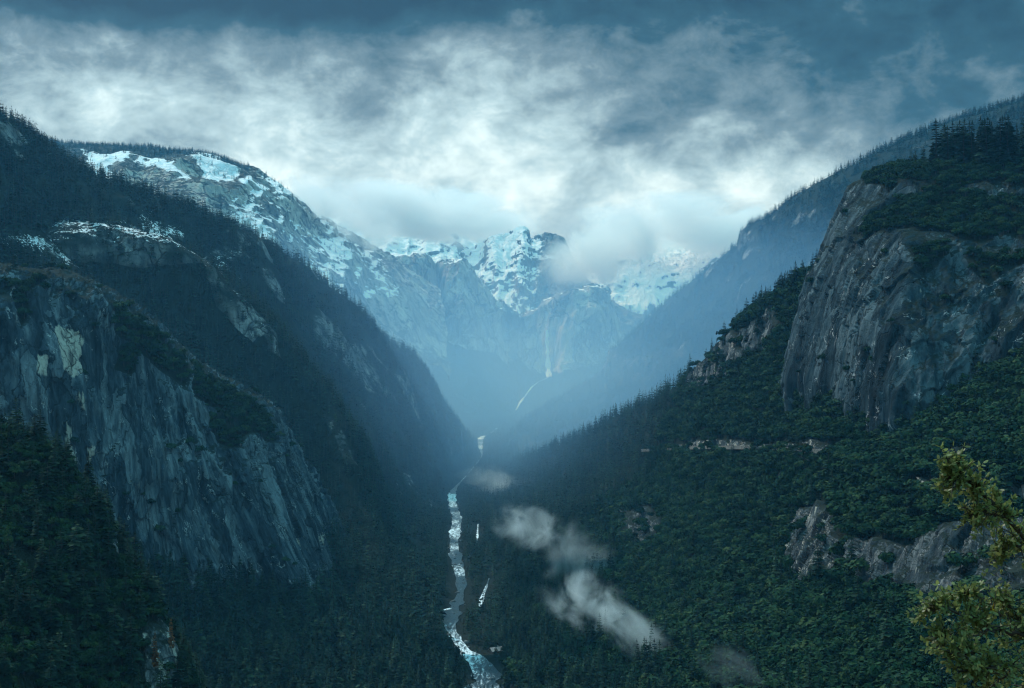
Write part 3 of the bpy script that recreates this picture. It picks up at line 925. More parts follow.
CON = foliage_mat('conifer_needles', (0.003, 0.014, 0.010), (0.024, 0.052, 0.031), (0.055, 0.085, 0.045))
OAK = foliage_mat('oak_leaves', (0.004, 0.018, 0.008), (0.022, 0.054, 0.022), (0.06, 0.082, 0.03))
RUST = foliage_mat('rust_needles', (0.10, 0.045, 0.02), (0.2, 0.09, 0.04))
BARK = plain_mat('bark', (0.03, 0.024, 0.02), (0.09, 0.07, 0.055), 2.0)
GREYBARK = plain_mat('weathered_bark', (0.2, 0.19, 0.17), (0.36, 0.34, 0.31), 2.0)


def tree_protos(kind):
    out = []
    if kind == 'near_conifer':
        for s, w, wh in ((1, .17, 17), (2, .21, 16), (3, .14, 18), (4, .19, 15)):
            out.append((conifer_mesh('c', s, wh, 9, w), tube([(0, 0, -.06), (0, 0, .3), (.004, 0, .7), (0, 0, .97)], [.017, .013, .007, .002], 6)))
    elif kind == 'far_conifer':
        for s, w in ((11, .17), (12, .22), (13, .15)):
            out.append((conifer_mesh('f', s, 9, 6, w, 0.06, .5), tube([(0, 0, -.08), (0, 0, .95)], [.016, .002], 4)))
    else:
        for s in (21, 22, 23, 24):
            out.append((oak_mesh(s), tube([(0, 0, -.1), (.01, 0, .2), (.0, .02, .5)], [.035, .028, .012], 5)))
    return out


PROTO = {k: tree_protos(k) for k in ('near_conifer', 'far_conifer', 'oak')}
CROWN, TRUNK, WHOLE = {}, {}, {}
for k, lst in PROTO.items():
    mat = OAK if k == 'oak' else CON
    CROWN[k] = [mesh_from('crown', v, q, mat, smooth=False) for (v, q), _ in lst]
    TRUNK[k] = [mesh_from('trunk', v, q, BARK) for _, (v, q) in lst]
    WHOLE[k] = []
    for (cv, cq), (tv, tq) in lst:
        me = mesh_from('tree_pattern', *merge((cv, cq), (tv, tq)), mat, smooth=False)
        me.materials.append(BARK)
        me.polygons.foreach_set('material_index', np.r_[np.zeros(len(cq), np.int32), np.ones(len(tq), np.int32)])
        WHOLE[k].append(bpy.data.objects.new('tree_pattern', me))


def forest(P, H, kind, label, cat='forest', name='forest', sxy=1.0):
    """Woods nobody could count: one object, a tree at each of its points."""
    me = bpy.data.meshes.new(name)
    me.vertices.add(len(P))
    me.vertices.foreach_set('co', np.asarray(P, np.float32).ravel())
    n = len(P)
    W = H * (0.8 + 0.5 * RNG.random(n)) * sxy
    for an, tp, av in (('tree_size', 'FLOAT_VECTOR', np.stack([W, W, H], -1)), ('tree_turn', 'FLOAT_VECTOR', np.stack([RNG.normal(0, .03, n), RNG.normal(0, .03, n), RNG.random(n) * 6.283], -1)),
                       ('tree_kind', 'INT', RNG.integers(0, len(WHOLE[kind]), n))):
        a = me.attributes.new(an, tp, 'POINT')
        a.data.foreach_set('vector' if tp == 'FLOAT_VECTOR' else 'value', np.asarray(av, np.int32 if tp == 'INT' else np.float32).ravel())
    o = obj(name, me)
    tag(o, label, cat, kind='stuff')
    ng = bpy.data.node_groups.new('woods', 'GeometryNodeTree')
    ng.interface.new_socket('Geometry', in_out='INPUT', socket_type='NodeSocketGeometry')
    ng.interface.new_socket('Geometry', in_out='OUTPUT', socket_type='NodeSocketGeometry')
    N = ng.nodes.new
    gi, go = N('NodeGroupInput'), N('NodeGroupOutput')
    g2i = N('GeometryNodeGeometryToInstance')
    for w in WHOLE[kind]:
        oi = N('GeometryNodeObjectInfo')
        oi.inputs['Object'].default_value = w
        oi.inputs['As Instance'].default_value = False
        ng.links.new(oi.outputs['Geometry'], g2i.inputs[0])

    def at_(nm, tp):
        x = N('GeometryNodeInputNamedAttribute')
        x.data_type = tp
        x.inputs['Name'].default_value = nm
        return [s for s in x.outputs if s.enabled and s.name == 'Attribute'][0]
    iop = N('GeometryNodeInstanceOnPoints')
    ng.links.new(gi.outputs[0], iop.inputs['Points'])
    ng.links.new(g2i.outputs[0], iop.inputs['Instance'])
    iop.inputs['Pick Instance'].default_value = True
    ng.links.new(at_('tree_kind', 'INT'), iop.inputs['Instance Index'])
    e2r = N('FunctionNodeEulerToRotation')
    ng.links.new(at_('tree_turn', 'FLOAT_VECTOR'), e2r.inputs[0])
    ng.links.new(e2r.outputs[0], iop.inputs['Rotation'])
    ng.links.new(at_('tree_size', 'FLOAT_VECTOR'), iop.inputs['Scale'])
    ng.links.new(iop.outputs[0], go.inputs[0])
    md = o.modifiers.new('woods', 'NODES')
    md.node_group = ng
    return o


def make_tree(kind, name, i):
    t = bpy.data.objects.new(name, None)
    COL.objects.link(t)
    obj('trunk', TRUNK[kind][i], t)
    obj('crown', CROWN[kind][i], t)
    return t


def copy_tree(src):
    c = src.copy()
    COL.objects.link(c)
    for ch in src.children:
        d = ch.copy()
        d.parent = c
        COL.objects.link(d)
    return c


MODEL = {}


def place(kind, name, P, h, label, cat, group, wide=1.0):
    i = RNG.integers(len(CROWN[kind]))
    key = (kind, name, i)
    if key not in MODEL:
        MODEL[key] = t = make_tree(kind, name, i)
    else:
        t = copy_tree(MODEL[key])
    w = h * (0.85 + 0.35 * RNG.random()) * wide
    t.location = P
    t.rotation_euler = (RNG.normal(0, .03), RNG.normal(0, .03), RNG.random() * 6.283)
    t.scale = (w, w, h)
    return tag(t, label, cat, group)


# what hides what: nearest depth of the landforms at every pixel
ZB = np.full((688, 1024), 1e9)
for L in LOFTS.values():
    qx, qy = proj(L['P'])
    for dx in (-1, 0, 1):
        for dy in (-1, 0, 1):
            ix, iy = np.round(qx).astype(int) + dx, np.round(qy).astype(int) + dy
            ok = (ix >= 0) & (ix < 1024) & (iy >= 0) & (iy < 688)
            np.minimum.at(ZB, (iy[ok], ix[ok]), L['P'][..., 1][ok])


def seen(P, H, margin=0.04):
    """True where a tree's upper part stands in front of the ground behind it."""
    px, py = proj(P + np.array([0, 0, 1.0]) * (0.75 * H)[:, None])
    ok = (px > 0) & (px < 1023) & (py > 0) & (py < 687)
    z = ZB[np.clip(py, 0, 687).astype(int), np.clip(px, 0, 1023).astype(int)]
    return ok & (P[:, 1] < z * (1 + margin))


def heights(n, lo, hi):
    return lo + (hi - lo) * RNG.beta(2.2, 2.2, n)


# --- knoll, lower left
Pk = scatter('knoll', 1 / 85.0, lambda px, py, P, N, rk, sn: np.where(rk > 0.5, 0.08, 1.0) * (py > 380))
Hk = heights(len(Pk), 10, 25)
v = seen(Pk, Hk)
ap = Hk / Pk[:, 1] * v
order = np.argsort(-ap)
N_KNOLL = 195
big = order[:N_KNOLL]
for i in big:
    place('near_conifer', 'conifer_tree', Pk[i], Hk[i], 'dark green conifer crowded among others on the wooded knoll below the tilted cliff', 'tree', 'conifers on the wooded knoll', 1.3)
rest = order[N_KNOLL:]
forest(Pk[rest], Hk[rest] * 0.9, 'near_conifer', 'woods filling the knoll between its taller conifers')
Pq = scatter('knoll', 1 / 26.0, lambda px, py, P, N, rk, sn: np.where(rk > 0.5, 0.05, 1.0) * (py > 380))
forest(Pq, heights(len(Pq), 3, 8), 'oak', 'low brush between the conifers of the wooded knoll', 'scrub', 'undergrowth')

# --- crest of the granite dome, upper right
Pd = scatter('dome', 1 / 38.0, lambda px, py, P, N, rk, sn: np.where(rk > 0.5, 0.005, 1.0)*1.0)
qx, qy = proj(Pd)
Hd = np.where((qy < 168) & (RNG.random(len(Pd)) < 0.18), np.where(qx > 935, heights(len(Pd), 26, 54), heights(len(Pd), 13, 28)), heights(len(Pd), 5, 15))
vd = seen(Pd, Hd, 0.06)
top = vd & (qy < 171) & (qx > 885) & (Hd > 15.5)
idx = np.where(top)[0][np.argsort(-(Hd / Pd[:, 1])[top])][:48]
for i in idx:
    place('near_conifer', 'conifer_tree', Pd[i], Hd[i], 'tall dark conifer standing on the crest of the right granite dome against the sky', 'tree', 'conifers on the crest of the granite dome', 1.4)
m = np.ones(len(Pd), bool)
m[idx] = False
m1 = m & (Hd > 15.5)
forest(Pd[m1], Hd[m1], 'near_conifer', 'dark woods covering the top of the right granite dome')
m2 = m & (Hd <= 15.5)
forest(Pd[m2], Hd[m2] * 0.8, 'oak', 'scrub growing on the ledges of the right granite dome', 'scrub', 'undergrowth')

# --- rim of the tilted cliff, left
Pc = scatter('cliff', 1 / 55.0, lambda px, py, P, N, rk, sn: np.where(rk > 0.5, 0.010, 1.0) * np.where(N[:, 2] > 0.15, 1, 0.3))
qx, qy = proj(Pc)
Hc = heights(len(Pc), 4, 13)
vc = seen(Pc, Hc)
rim = [(8, 280, 1450, 21), (14, 279, 1455, 27), (38, 284, 1470, 17), (62, 288, 1485, 15), (-4, 280, 1440, 22), (96, 302, 1520, 13)]
for x, y, Y, h in rim:
    place('near_conifer', 'conifer_tree', at(x, y, Y), h, 'lone conifer standing on the bare rim of the tilted left cliff', 'tree', 'conifers on the rim of the tilted cliff', 1.2)
forest(Pc, Hc, 'oak', 'brush growing on the ledges and rim of the tilted left cliff', 'scrub', 'undergrowth')

# --- left mountainside
Pl = scatter('left', 1 / 130.0, lambda px, py, P, N, rk, sn: np.where(P[:, 1] < 2100, 1, sstep(-.45, .15, fbm(P / 70.0, 4, 291))) * np.where(rk > 0.3, 0.35, 1.0) * np.where(sn > 0.25, 0.55, 1.0))
Hl = np.where(Pl[:, 1] < 2300, heights(len(Pl), 17, 44), heights(len(Pl), 14, 36))
dl = river_dist(Pl)
ok = dl > 5
Pl, Hl = Pl[ok], Hl[ok]
near = Pl[:, 1] < 1650

Pz = scatter('spur', 1 / 170.0, lambda px, py, P, N, rk, sn: np.where(rk > 0.3, 0.4, 1.0))
forest(Pz, heights(len(Pz), 12, 36), 'far_conifer', 'conifer forest on the darker spur behind the tilted left cliff')

# --- valley floor
n = 90000
xs = RNG.uniform(-900, 900, n)
ys = RNG.uniform(1150, 7000, n)
Pv = np.stack([xs, ys, np.full(n, -1.0)], -1)
px, py = proj(Pv)
# only between the two toes
lt = np.interp(py, [412, 449, 490, 530, 600, 688, 770], [440, 478, 444, 440, 440, 455, 460])
rt = np.interp(py, [412, 444, 472, 489, 530, 600, 688, 770], [530, 506, 507, 503, 503, 505, 508, 508])
dv = river_dist(Pv)
clear = fbm(Pv / 90.0, 3, 201)
ok = (px > lt - 12) & (px < rt + 12) & (dv > np.where(Pv[:, 1] > 2900, 0.3, 1.5)) & ((dv + 30 * clear > 0) | (Pv[:, 1] > 2900))
Pv = Pv[ok]
Hv = heights(len(Pv), 14, 36) * np.clip(dv[ok] / 30 + 0.35, 0.4, 1)

near_pool = np.concatenate([Pl[near], Pv[Pv[:, 1] < 1650]])
near_h = np.concatenate([Hl[near], Hv[Pv[:, 1] < 1650]])
vv = seen(near_pool, near_h)
sel = np.argsort(-(near_h / near_pool[:, 1]) * vv)[:44]
for i in sel:
    place('near_conifer', 'conifer_tree', near_pool[i], near_h[i], 'tall dark conifer in the valley woods between the knoll and the river bend', 'tree', 'conifers in the valley woods by the river', 1.25)
mm = np.ones(len(near_pool), bool)
mm[sel] = False
forest(near_pool[mm], near_h[mm], 'near_conifer', 'dark conifer woods on the valley floor between the knoll and the river', sxy=1.2)
forest(Pl[~near], Hl[~near], 'far_conifer', 'dense conifer forest covering the left mountainside', sxy=1.25)
fv = Pv[:, 1] >= 1650
forest(Pv[fv], Hv[fv], 'far_conifer', 'conifer forest lining both banks of the river up the valley')

# --- right slope: oaks low down, conifers among them and along the spur
Pr = scatter('right', 1 / 62.0, lambda px, py, P, N, rk, sn: np.where(rk > 0.45, 0.02, 1.0) * (P[:, 1] < 2300) * (river_dist(P) > 12))
qx, qy = proj(Pr)
cl = fbm(Pr / 130.0, 4, 211)
Hr = heights(len(Pr), 5.5, 18.0) * (1 + 0.35 * cl)
conif = RNG.random(len(Pr)) < np.clip(0.10 + 0.9 * sstep(660, 540, qx) + 0.35 * sstep(620, 690, qy) * sstep(760, 640, qx), 0, 1) * 0.55
road = ((np.abs(qy - 447) < 3.0) & (qx > 655) & (qx < 850)) | ((qy > 446) & (qy < 458) & (qx > 680) & (qx < 842) & (RNG.random(len(Pr)) < 0.72))
ok = ~road
Pr, Hr, conif, qx, qy = Pr[ok], Hr[ok], conif[ok], qx[ok], qy[ok]
Ho, Po = Hr[~conif], Pr[~conif]
Hc2, Pc2 = Hr[conif] * 2.2, Pr[conif]
vo = seen(Po, Ho)
so = np.argsort(-(Ho / Po[:, 1]) * vo)[:300]
for i in so:
    place('oak', 'oak_tree', Po[i], Ho[i], 'round dark evergreen oak crowded on the lower right slope among other oaks', 'tree', 'oaks crowding the lower right slope', 1.12)
mo = np.ones(len(Po), bool)
mo[so] = False
forest(Po[mo], Ho[mo], 'oak', 'evergreen oak woods covering the slope below the right granite dome', sxy=1.12)
forest(Pc2, Hc2, 'near_conifer', 'conifers scattered through the oak woods of the right slope')
Ps = scatter('right', 1 / 150.0, lambda px, py, P, N, rk, sn: np.where(rk > 0.4, 0.1, 1.0) * (P[:, 1] >= 2250) * (river_dist(P) > 12))
forest(Ps, heights(len(Ps), 12, 36), 'far_conifer', 'conifer forest on the far spur of the right slope')
Pt = scatter('right', 1 / 260.0, lambda px, py, P, N, rk, sn: np.where(rk > 0.4, 0.15, 1.0) * (P[:, 1] < 2300) * (P[:, 1] > 1500) * (py < 400))
forest(Pt, heights(len(Pt), 12, 36), 'near_conifer', 'tall conifers along the crest of the right spur beside the dome')

# --- far ridges
Ph = scatter('ridge', 1 / 330.0, lambda px, py, P, N, rk, sn: sstep(-.4, .2, fbm(P / 110.0, 4, 293)) * np.where(rk > 0.4, 0.4, 1.0))
forest(Ph, heights(len(Ph), 12, 38), 'far_conifer', 'hazy conifer forest covering the long blue ridge', sxy=1.4)
Pe = scatter('snowdome', 1 / 420.0, lambda px, py, P, N, rk, sn: np.where(rk > 0.5, np.where(sn > .2, 0.12, 0.05), 1.0))
forest(Pe, heights(len(Pe), 12, 26), 'far_conifer', 'level line of conifers along the top of the far snow patched dome', sxy=1.4)
Pf = scatter('cathedral', 1 / 420.0, lambda px, py, P, N, rk, sn: np.where(rk > 0.5, 0.03, 1.0))
forest(Pf, heights(len(Pf), 22, 40), 'far_conifer', 'hazy conifer forest at the foot of the waterfall cliffs')

# --- dead and turning trees
RUSTM = {}
for (x, y, Y, h, lab) in ((171, 650, 716, 16, 'rust brown dead conifer at the edge of the wooded knoll'), (155, 668, 700, 18, 'taller orange brown dead conifer on the knoll near the corner'),
                          (45, 502, 745, 10, 'small reddish dead conifer high on the wooded knoll')):
    t = bpy.data.objects.new('dead_conifer_tree', None)
    COL.objects.link(t)
    obj('trunk', TRUNK['near_conifer'][2], t)
    if 'm' not in RUSTM:
        RUSTM['m'] = mesh_from('crown', *PROTO['near_conifer'][2][0], RUST, smooth=False)
    obj('crown', RUSTM['m'], t)
    t.location = at(x, y, Y)
    t.scale = (h * 1.1, h * 1.1, h)
    tag(t, lab, 'tree')

# ------------------------------------------------------------------ overlook hillside under the viewer
hx_, hy_ = np.meshgrid(np.linspace(-420, 420, 150), np.concatenate([np.linspace(-350, -10, 30), np.linspace(-8, 40, 70), np.linspace(44, 420, 60)]))
hz = np.where(hy_ < 3, 348.3 + np.maximum(-hy_, 0) * 0.25, 348.3 - (np.maximum(hy_ - 3, 0)) * 0.72 - 0.0 * hx_)
HS = np.stack([hx_, hy_, hz], -1)
HS[..., 2] += np.clip(np.hypot(hx_, hy_) / 12, 0, 1) * (0.25 * fbm(HS / 3.0, 4, 301) - 0.3) + np.clip(np.hypot(hx_, hy_) / 80, 0, 1) * 4 * fbm(HS / 40.0, 4, 303)
ho = obj('overlook_ground', mesh_from('overlook_ground', HS.reshape(-1, 3), grid_quads(*hx_.shape), plain_mat('stony_soil', (0.05, 0.045, 0.03), (0.16, 0.14, 0.11), 1.2),))
tag(ho, 'stony hillside dropping away below the viewpoint', 'ground', kind='structure')


def ground_z(x, y):
    return 348.3 - max(y - 3, 0) * 0.72 - 0.3


# ------------------------------------------------------------------ the near oak whose boughs reach in from the right
NL = foliage_mat('sunlit_oak_leaves', (0.12, 0.14, 0.04), (0.42, 0.44, 0.15), (0.70, 0.70, 0.36), rough=0.45, spec=0.4, trans=0.5)
NY = foliage_mat('yellow_oak_leaves', (0.35, 0.2, 0.02), (0.5, 0.3, 0.03))
near_oak = bpy.data.objects.new('oak_tree', None)
COL.objects.link(near_oak)
Yb = 11.5
bx, by = 6.2, 12.2
bz = ground_z(bx, by)
near_oak.location = (bx, by, bz)
base = np.array([bx, by, bz])
r5 = np.random.default_rng(5)


def q3(px, py, Y):
    return at(px, py, Y)


fork = q3(1130, 690, 12.0)
trunk_pts = [base + np.array([0, 0, -.3]), base + (fork - base) * .35 + np.array([.12, .05, 0]), base + (fork - base) * .7 + np.array([-.1, 0, 0]), fork, fork + np.array([.3, .3, 1.2]), fork + np.array([.5, .3, 2.2])]
tv = tube(catmull(np.array(trunk_pts), 24), np.linspace(.17, .05, 24), 10)
limbs = [([fork, q3(1075, 610, 11.9), q3(1040, 560, 11.7), q3(1005, 515, 11.4), q3(975, 485, 11.3), q3(944, 457, 11.2)], .03, .005),
         ([fork + np.array([0, 0, -.25]), q3(1080, 668, 11.7), q3(1030, 640, 11.5), q3(985, 622, 11.3), q3(950, 610, 11.2), q3(930, 606, 11.2)], .026, .005),
         ([q3(1060, 655, 11.6), q3(1020, 665, 11.2), q3(985, 668, 11.0), q3(955, 672, 11.0)], .014, .004),
         ([fork + np.array([.1, .1, .3]), q3(1110, 570, 12.2), q3(1090, 500, 12.3), q3(1075, 440, 12.2)], .04, .006),
         ([fork + np.array([.2, .2, .8]), q3(1180, 560, 12.6), q3(1230, 500, 12.8)], .04, .008),
         ([fork, q3(1190, 660, 12.3), q3(1250, 630, 12.4)], .035, .008)]
def sub(a, b, c, r=.009):
    limbs.append(([q3(*a), q3(*b), q3(*c)], r, .003))


for a in (((1030, 640, 11.5), (985, 600, 11.4), (962, 592, 11.3)), ((1020, 665, 11.2), (985, 690, 11.1), (958, 700, 11.1)), ((1000, 628, 11.3), (960, 640, 11.2), (938, 634, 11.2)),
          ((1040, 650, 11.5), (1015, 612, 11.5), (1000, 596, 11.5)), ((1035, 655, 11.4), (1020, 690, 11.4), (1000, 715, 11.4)), ((985, 650, 11.1), (965, 655, 11.0), (945, 650, 11.0)),
          ((1010, 520, 11.4), (985, 512, 11.3), (968, 516, 11.3)), ((1030, 548, 11.6), (1012, 545, 11.5), (1002, 552, 11.5)), 
          ((970, 482, 11.3), (955, 480, 11.2), (945, 476, 11.2))):
    sub(*a)
lobj = obj('trunk', mesh_from('trunk', tv[0] - base, tv[1], BARK), near_oak)
LV, LQ = [], []
YV, YQ = [], []


def leaf(V, Q, p, d, s):
    d = d / np.linalg.norm(d)
    n = np.array([0, -.25, 1.0]) + .55 * r5.normal(size=3)
    n -= d * (n @ d)
    n /= np.linalg.norm(n)
    t = np.cross(d, n)
    k = len(V)
    V += [p, p + d * s * .35 + t * s * .26 - n * .03 * s, p + d * s, p + d * s * .35 - t * s * .26 - n * .03 * s, p + d * s * .75 + t * s * .2, p + d * s * .75 - t * s * .2]
    Q += [(k, k + 1, k + 4, k + 2), (k, k + 2, k + 5, k + 3)]


YC = q3(998, 612, 11.3)
for pts, r0, r1 in limbs:
    C = catmull(np.array(pts), 40)
    C[1:-1] += r5.normal(size=C[1:-1].shape) * 0.008
    tvq = [tube(C, np.linspace(r0, r1, 40), 7)]
    seg = np.linalg.norm(np.diff(C, axis=0), axis=1).sum()
    ntw = int(seg * 44)
    for k in range(ntw):
        f = 0.18 + 0.82 * r5.random() ** 0.8
        p = C[int(f * 39)]
        tdir = C[min(int(f * 39) + 1, 39)] - C[max(int(f * 39) - 1, 0)]
        tdir /= np.linalg.norm(tdir)
        d = tdir * 0.6 + r5.normal(size=3) * 0.75 + np.array([0, 0, .25])
        d /= np.linalg.norm(d)
        ln = (0.06 + 0.2 * r5.random()) * (1.25 - 0.55 * f) * 1.1
        T = np.array([p, p + d * ln * .5 + r5.normal(size=3) * .01, p + d * ln + np.array([0, 0, -.015])])
        tvq.append(tube(T, [.005, .0035, .0015], 4))
        nl = int(7 + 9 * r5.random())
        for j in range(nl):
            u = 0.15 + 0.9 * r5.random()
            lp = T[0] * (1 - min(u, 1)) + T[2] * min(u, 1)
            ld = d * .6 + r5.normal(size=3) * .7
            s = 0.034 + 0.026 * r5.random()
            if np.linalg.norm(lp - YC) < 0.085:
                leaf(YV, YQ, lp, ld, s)
            else:
                leaf(LV, LQ, lp, ld, s)
    v, q = merge(*tvq)
    obj('bough', mesh_from('bough', v - base, q, BARK), near_oak)
obj('foliage', mesh_from('foliage', np.array(LV) - base, np.array(LQ), NL, smooth=False), near_oak)
if YV:
    yo = obj('foliage', mesh_from('foliage', np.array(YV) - base, np.array(YQ), NY, smooth=False), near_oak)
    yo['label'] = 'small tuft of golden yellow leaves'
tag(near_oak, 'close yellow green oak reaching its leafy boughs in from the right edge', 'tree')

# ------------------------------------------------------------------ road cut along the right slope
rx = np.linspace(640, 862, 90)
ry = np.interp(rx, [640, 700, 760, 800, 862], [450, 446.5, 446.5, 449, 452])
rp = np.stack([at(x, y, face_depth('right', x, y)) for x, y in zip(rx, ry)])
rp[:, 2] = np.convolve(np.pad(rp[:, 2], 6, 'edge'), np.ones(13) / 13, 'valid')
rp[:, 1] = np.convolve(np.pad(rp[:, 1], 6, 'edge'), np.ones(13) / 13, 'valid')
out = np.array([-0.35, -0.9, 0])
prof = [(-1.5, 0.6), (4.5, 0.6), (4.6, 1.3), (5.0, 1.3), (5.0, -3.0)]
RV = np.stack([rp + out * a + np.array([0, 0, b]) for a, b in prof], 1)
ro = obj('road', mesh_from('road', RV.reshape(-1, 3), grid_quads(*RV.shape[:2]), plain_mat('road_and_parapet', (0.12, 0.11, 0.1), (0.26, 0.24, 0.21), 0.6), smooth=False))
tag(ro, 'narrow road with a low stone parapet cut level across the right slope', 'road', kind='structure')

# ------------------------------------------------------------------ cabin by the river bend
cb = bpy.data.objects.new('cabin', None)
COL.objects.link(cb)
cl = on_floor([(496, 653, 10)])[0]
cb.location = (cl[0], cl[1], -0.6)
cb.rotation_euler = (0, 0, 0.5)


def box(x0, x1, y0, y1, z0, z1):
    V = np.array([(x, y, z) for z in (z0, z1) for y in (y0, y1) for x in (x0, x1)], float)
    return V, np.array([(0, 2, 3, 1), (4, 5, 7, 6), (0, 1, 5, 4), (2, 6, 7, 3), (0, 4, 6, 2), (1, 3, 7, 5)])


WOOD = plain_mat('brown_boards', (0.09, 0.06, 0.045), (0.17, 0.12, 0.09), 1.5)
ROOF = plain_mat('pinkish_roofing', (0.3, 0.22, 0.2), (0.44, 0.34, 0.31), 0.8)
DARKG = plain_mat('dark_glass', (0.02, 0.025, 0.03), (0.03, 0.035, 0.04), 1.0, 0.15)
wv, wq = box(-7, 7, -4.5, 4.5, 0, 4)
gv = np.array([(-7, -4.5, 4), (-7, 4.5, 4), (-7, 0, 7), (-7, 0, 7), (7, -4.5, 4), (7, 4.5, 4), (7, 0, 7), (7, 0, 7)], float)
obj('wall', mesh_from('wall', *merge((wv, wq), (gv[[0, 1, 2, 2]] + [[0, 0, 0], [0, 0, 0], [0, .01, 0], [0, -.01, 0]], [(0, 1, 2, 3)]), (gv[[4, 5, 6, 6]] + [[0, 0, 0], [0, 0, 0], [0, .01, 0], [0, -.01, 0]], [(0, 1, 2, 3)])), WOOD, smooth=False), cb)
rv = []
for sgn in (-1, 1):
    a = np.array([(-7.8, sgn * 5.4, 3.5), (7.8, sgn * 5.4, 3.5), (7.8, 0, 7.25), (-7.8, 0, 7.25)], float)
    rv.append((np.concatenate([a, a + [0, 0, .25]]), np.array([(0, 1, 2, 3), (4, 5, 6, 7), (0, 1, 5, 4), (1, 2, 6, 5), (3, 0, 4, 7)])))
roof = obj('roof', mesh_from('roof', *merge(*rv), ROOF, smooth=False), cb)
obj('chimney', mesh_from('chimney', *box(2.5, 3.6, 0.8, 1.9, 5.5, 8.6), plain_mat('grey_masonry', (.18, .17, .16), (.3, .29, .27), 2.0), smooth=False), roof)
for x in (-4.2, 3.2):
    obj('window', mesh_from('window', *box(x, x + 1.6, -4.56, -4.44, 1.4, 2.8), DARKG, smooth=False), cb)
obj('door', mesh_from('door', *box(-.6, .6, -4.57, -4.43, 0, 2.2), plain_mat('door_paint', (.12, .05, .04), (.16, .07, .05), 2), smooth=False), cb)
tag(cb, 'small brown cabin with a pinkish gabled roof beside the river bend', 'cabin')

# ------------------------------------------------------------------ boulders in and beside the river
ROCKM = plain_mat('river_rock', (0.06, 0.065, 0.068), (0.2, 0.2, 0.195), 0.8)
import bmesh
bmod = []
for k in range(3):
    bm = bmesh.new()
    bmesh.ops.create_icosphere(bm, subdivisions=3, radius=1.0)
    vv_ = np.array([v.co[:] for v in bm.verts])
    vv_ *= (1 + 0.3 * fbm(vv_ * 0.9 + 13 * k, 4, 401 + k) + 0.12 * blocks(vv_ * 1.4 + k, 405))[:, None]
    for v, c in zip(bm.verts, vv_):
        v.co = c * np.array([1, .8, .62])
    me = bpy.data.meshes.new('river_boulder')
    bm.to_mesh(me)
    bm.free()
    me.materials.append(ROCKM)
    bmod.append(me)
R0 = catmull(RIV[0], 400)
nb = 0
while nb < 90:
    i = RNG.integers(20, 300)
    c, wd = R0[i, :2], R0[i, 2]
    t_ = R0[i + 1, :2] - R0[i - 1, :2]
    t_ = t_ / np.linalg.norm(t_)
    off = (RNG.random() - .5) * 1.5 * wd
    p = c + np.array([-t_[1], t_[0]]) * off
    if p[1] > 3300:
        continue
    o = obj('river_boulder', bmod[nb % 3])
    r_ = 0.9 + 2.6 * RNG.random() ** 2
    o.location = (p[0], p[1], 0.1)
    o.scale = (r_, r_, r_)
    o.rotation_euler = (0, 0, RNG.random() * 6.28)
    tag(o, 'grey boulder breaking the white water of the river or lying on its bank', 'boulder', 'boulders strewn along the river')
    nb += 1

# ------------------------------------------------------------------ mist
def mist(px, py, Y, wpx, hpx, deep, dens, label, nscale=2.4, thr=2.35, roll=0.0, seed=0.0, soft=1.7, wn=4.2, col=(0.86, 0.96, 1.0, 1)):
    n, k = 24, 12
    th = np.linspace(0, 2 * math.pi, n, endpoint=False)
    ph = np.linspace(-math.pi / 2 + .05, math.pi / 2 - .05, k)
    V = np.array([(math.cos(p) * math.cos(t), math.cos(p) * math.sin(t), math.sin(p)) for p in ph for t in th])
    i = np.arange(n * k).reshape(k, n)
    j = np.roll(i, -1, 1)
    Q = np.stack([i[:-1], j[:-1], j[1:], i[1:]], -1).reshape(-1, 4)
    m, nt = new_mat('mist')
    g = G(nt)
    tc = g.n('ShaderNodeTexCoord').outputs['Object']
    r = g.n('ShaderNodeVectorMath', operation='LENGTH', ins={0: tc}).outputs['Value']
    fall = g.map01(r, 1.0, 0.0)
    no = g.noise(g.n('ShaderNodeVectorMath', operation='ADD', ins={0: g.stretch(tc, (0.9, 0.3, 0.5)), 1: (seed, seed * 1.7, 3.1)}).outputs[0], nscale, 6, 0.62, 0.5)
    d = g.map01(g.math('ADD', g.math('MULTIPLY', no, wn), g.math('MULTIPLY', fall, 0.9)), thr, thr + soft)
    d = g.math('MULTIPLY', g.math('MULTIPLY', d, g.map01(fall, 0.0, 0.35)), dens)
    pv = g.n('ShaderNodeVolumePrincipled', ins={'Color': col, 'Density': d, 'Anisotropy': 0.3, 'Absorption Color': (1, 1, 1, 1)})
    g.out(pv.outputs[0], vol=True)
    me = mesh_from('mist', V, Q, m)
    # caps
    o = obj('mist', me)
    import bmesh
    bm = bmesh.new()
    bm.from_mesh(me)
    bmesh.ops.holes_fill(bm, edges=[e for e in bm.edges if e.is_boundary])
    bmesh.ops.recalc_face_normals(bm, faces=bm.faces)
    bm.to_mesh(me)
    bm.free()
    o.location = at(px, py, Y)
    o.scale = (wpx / F * Y / 2, deep / 2, hpx / F * Y / 2)
    o.rotation_euler = (0, roll, 0)
    return tag(o, label, 'mist', kind='stuff')


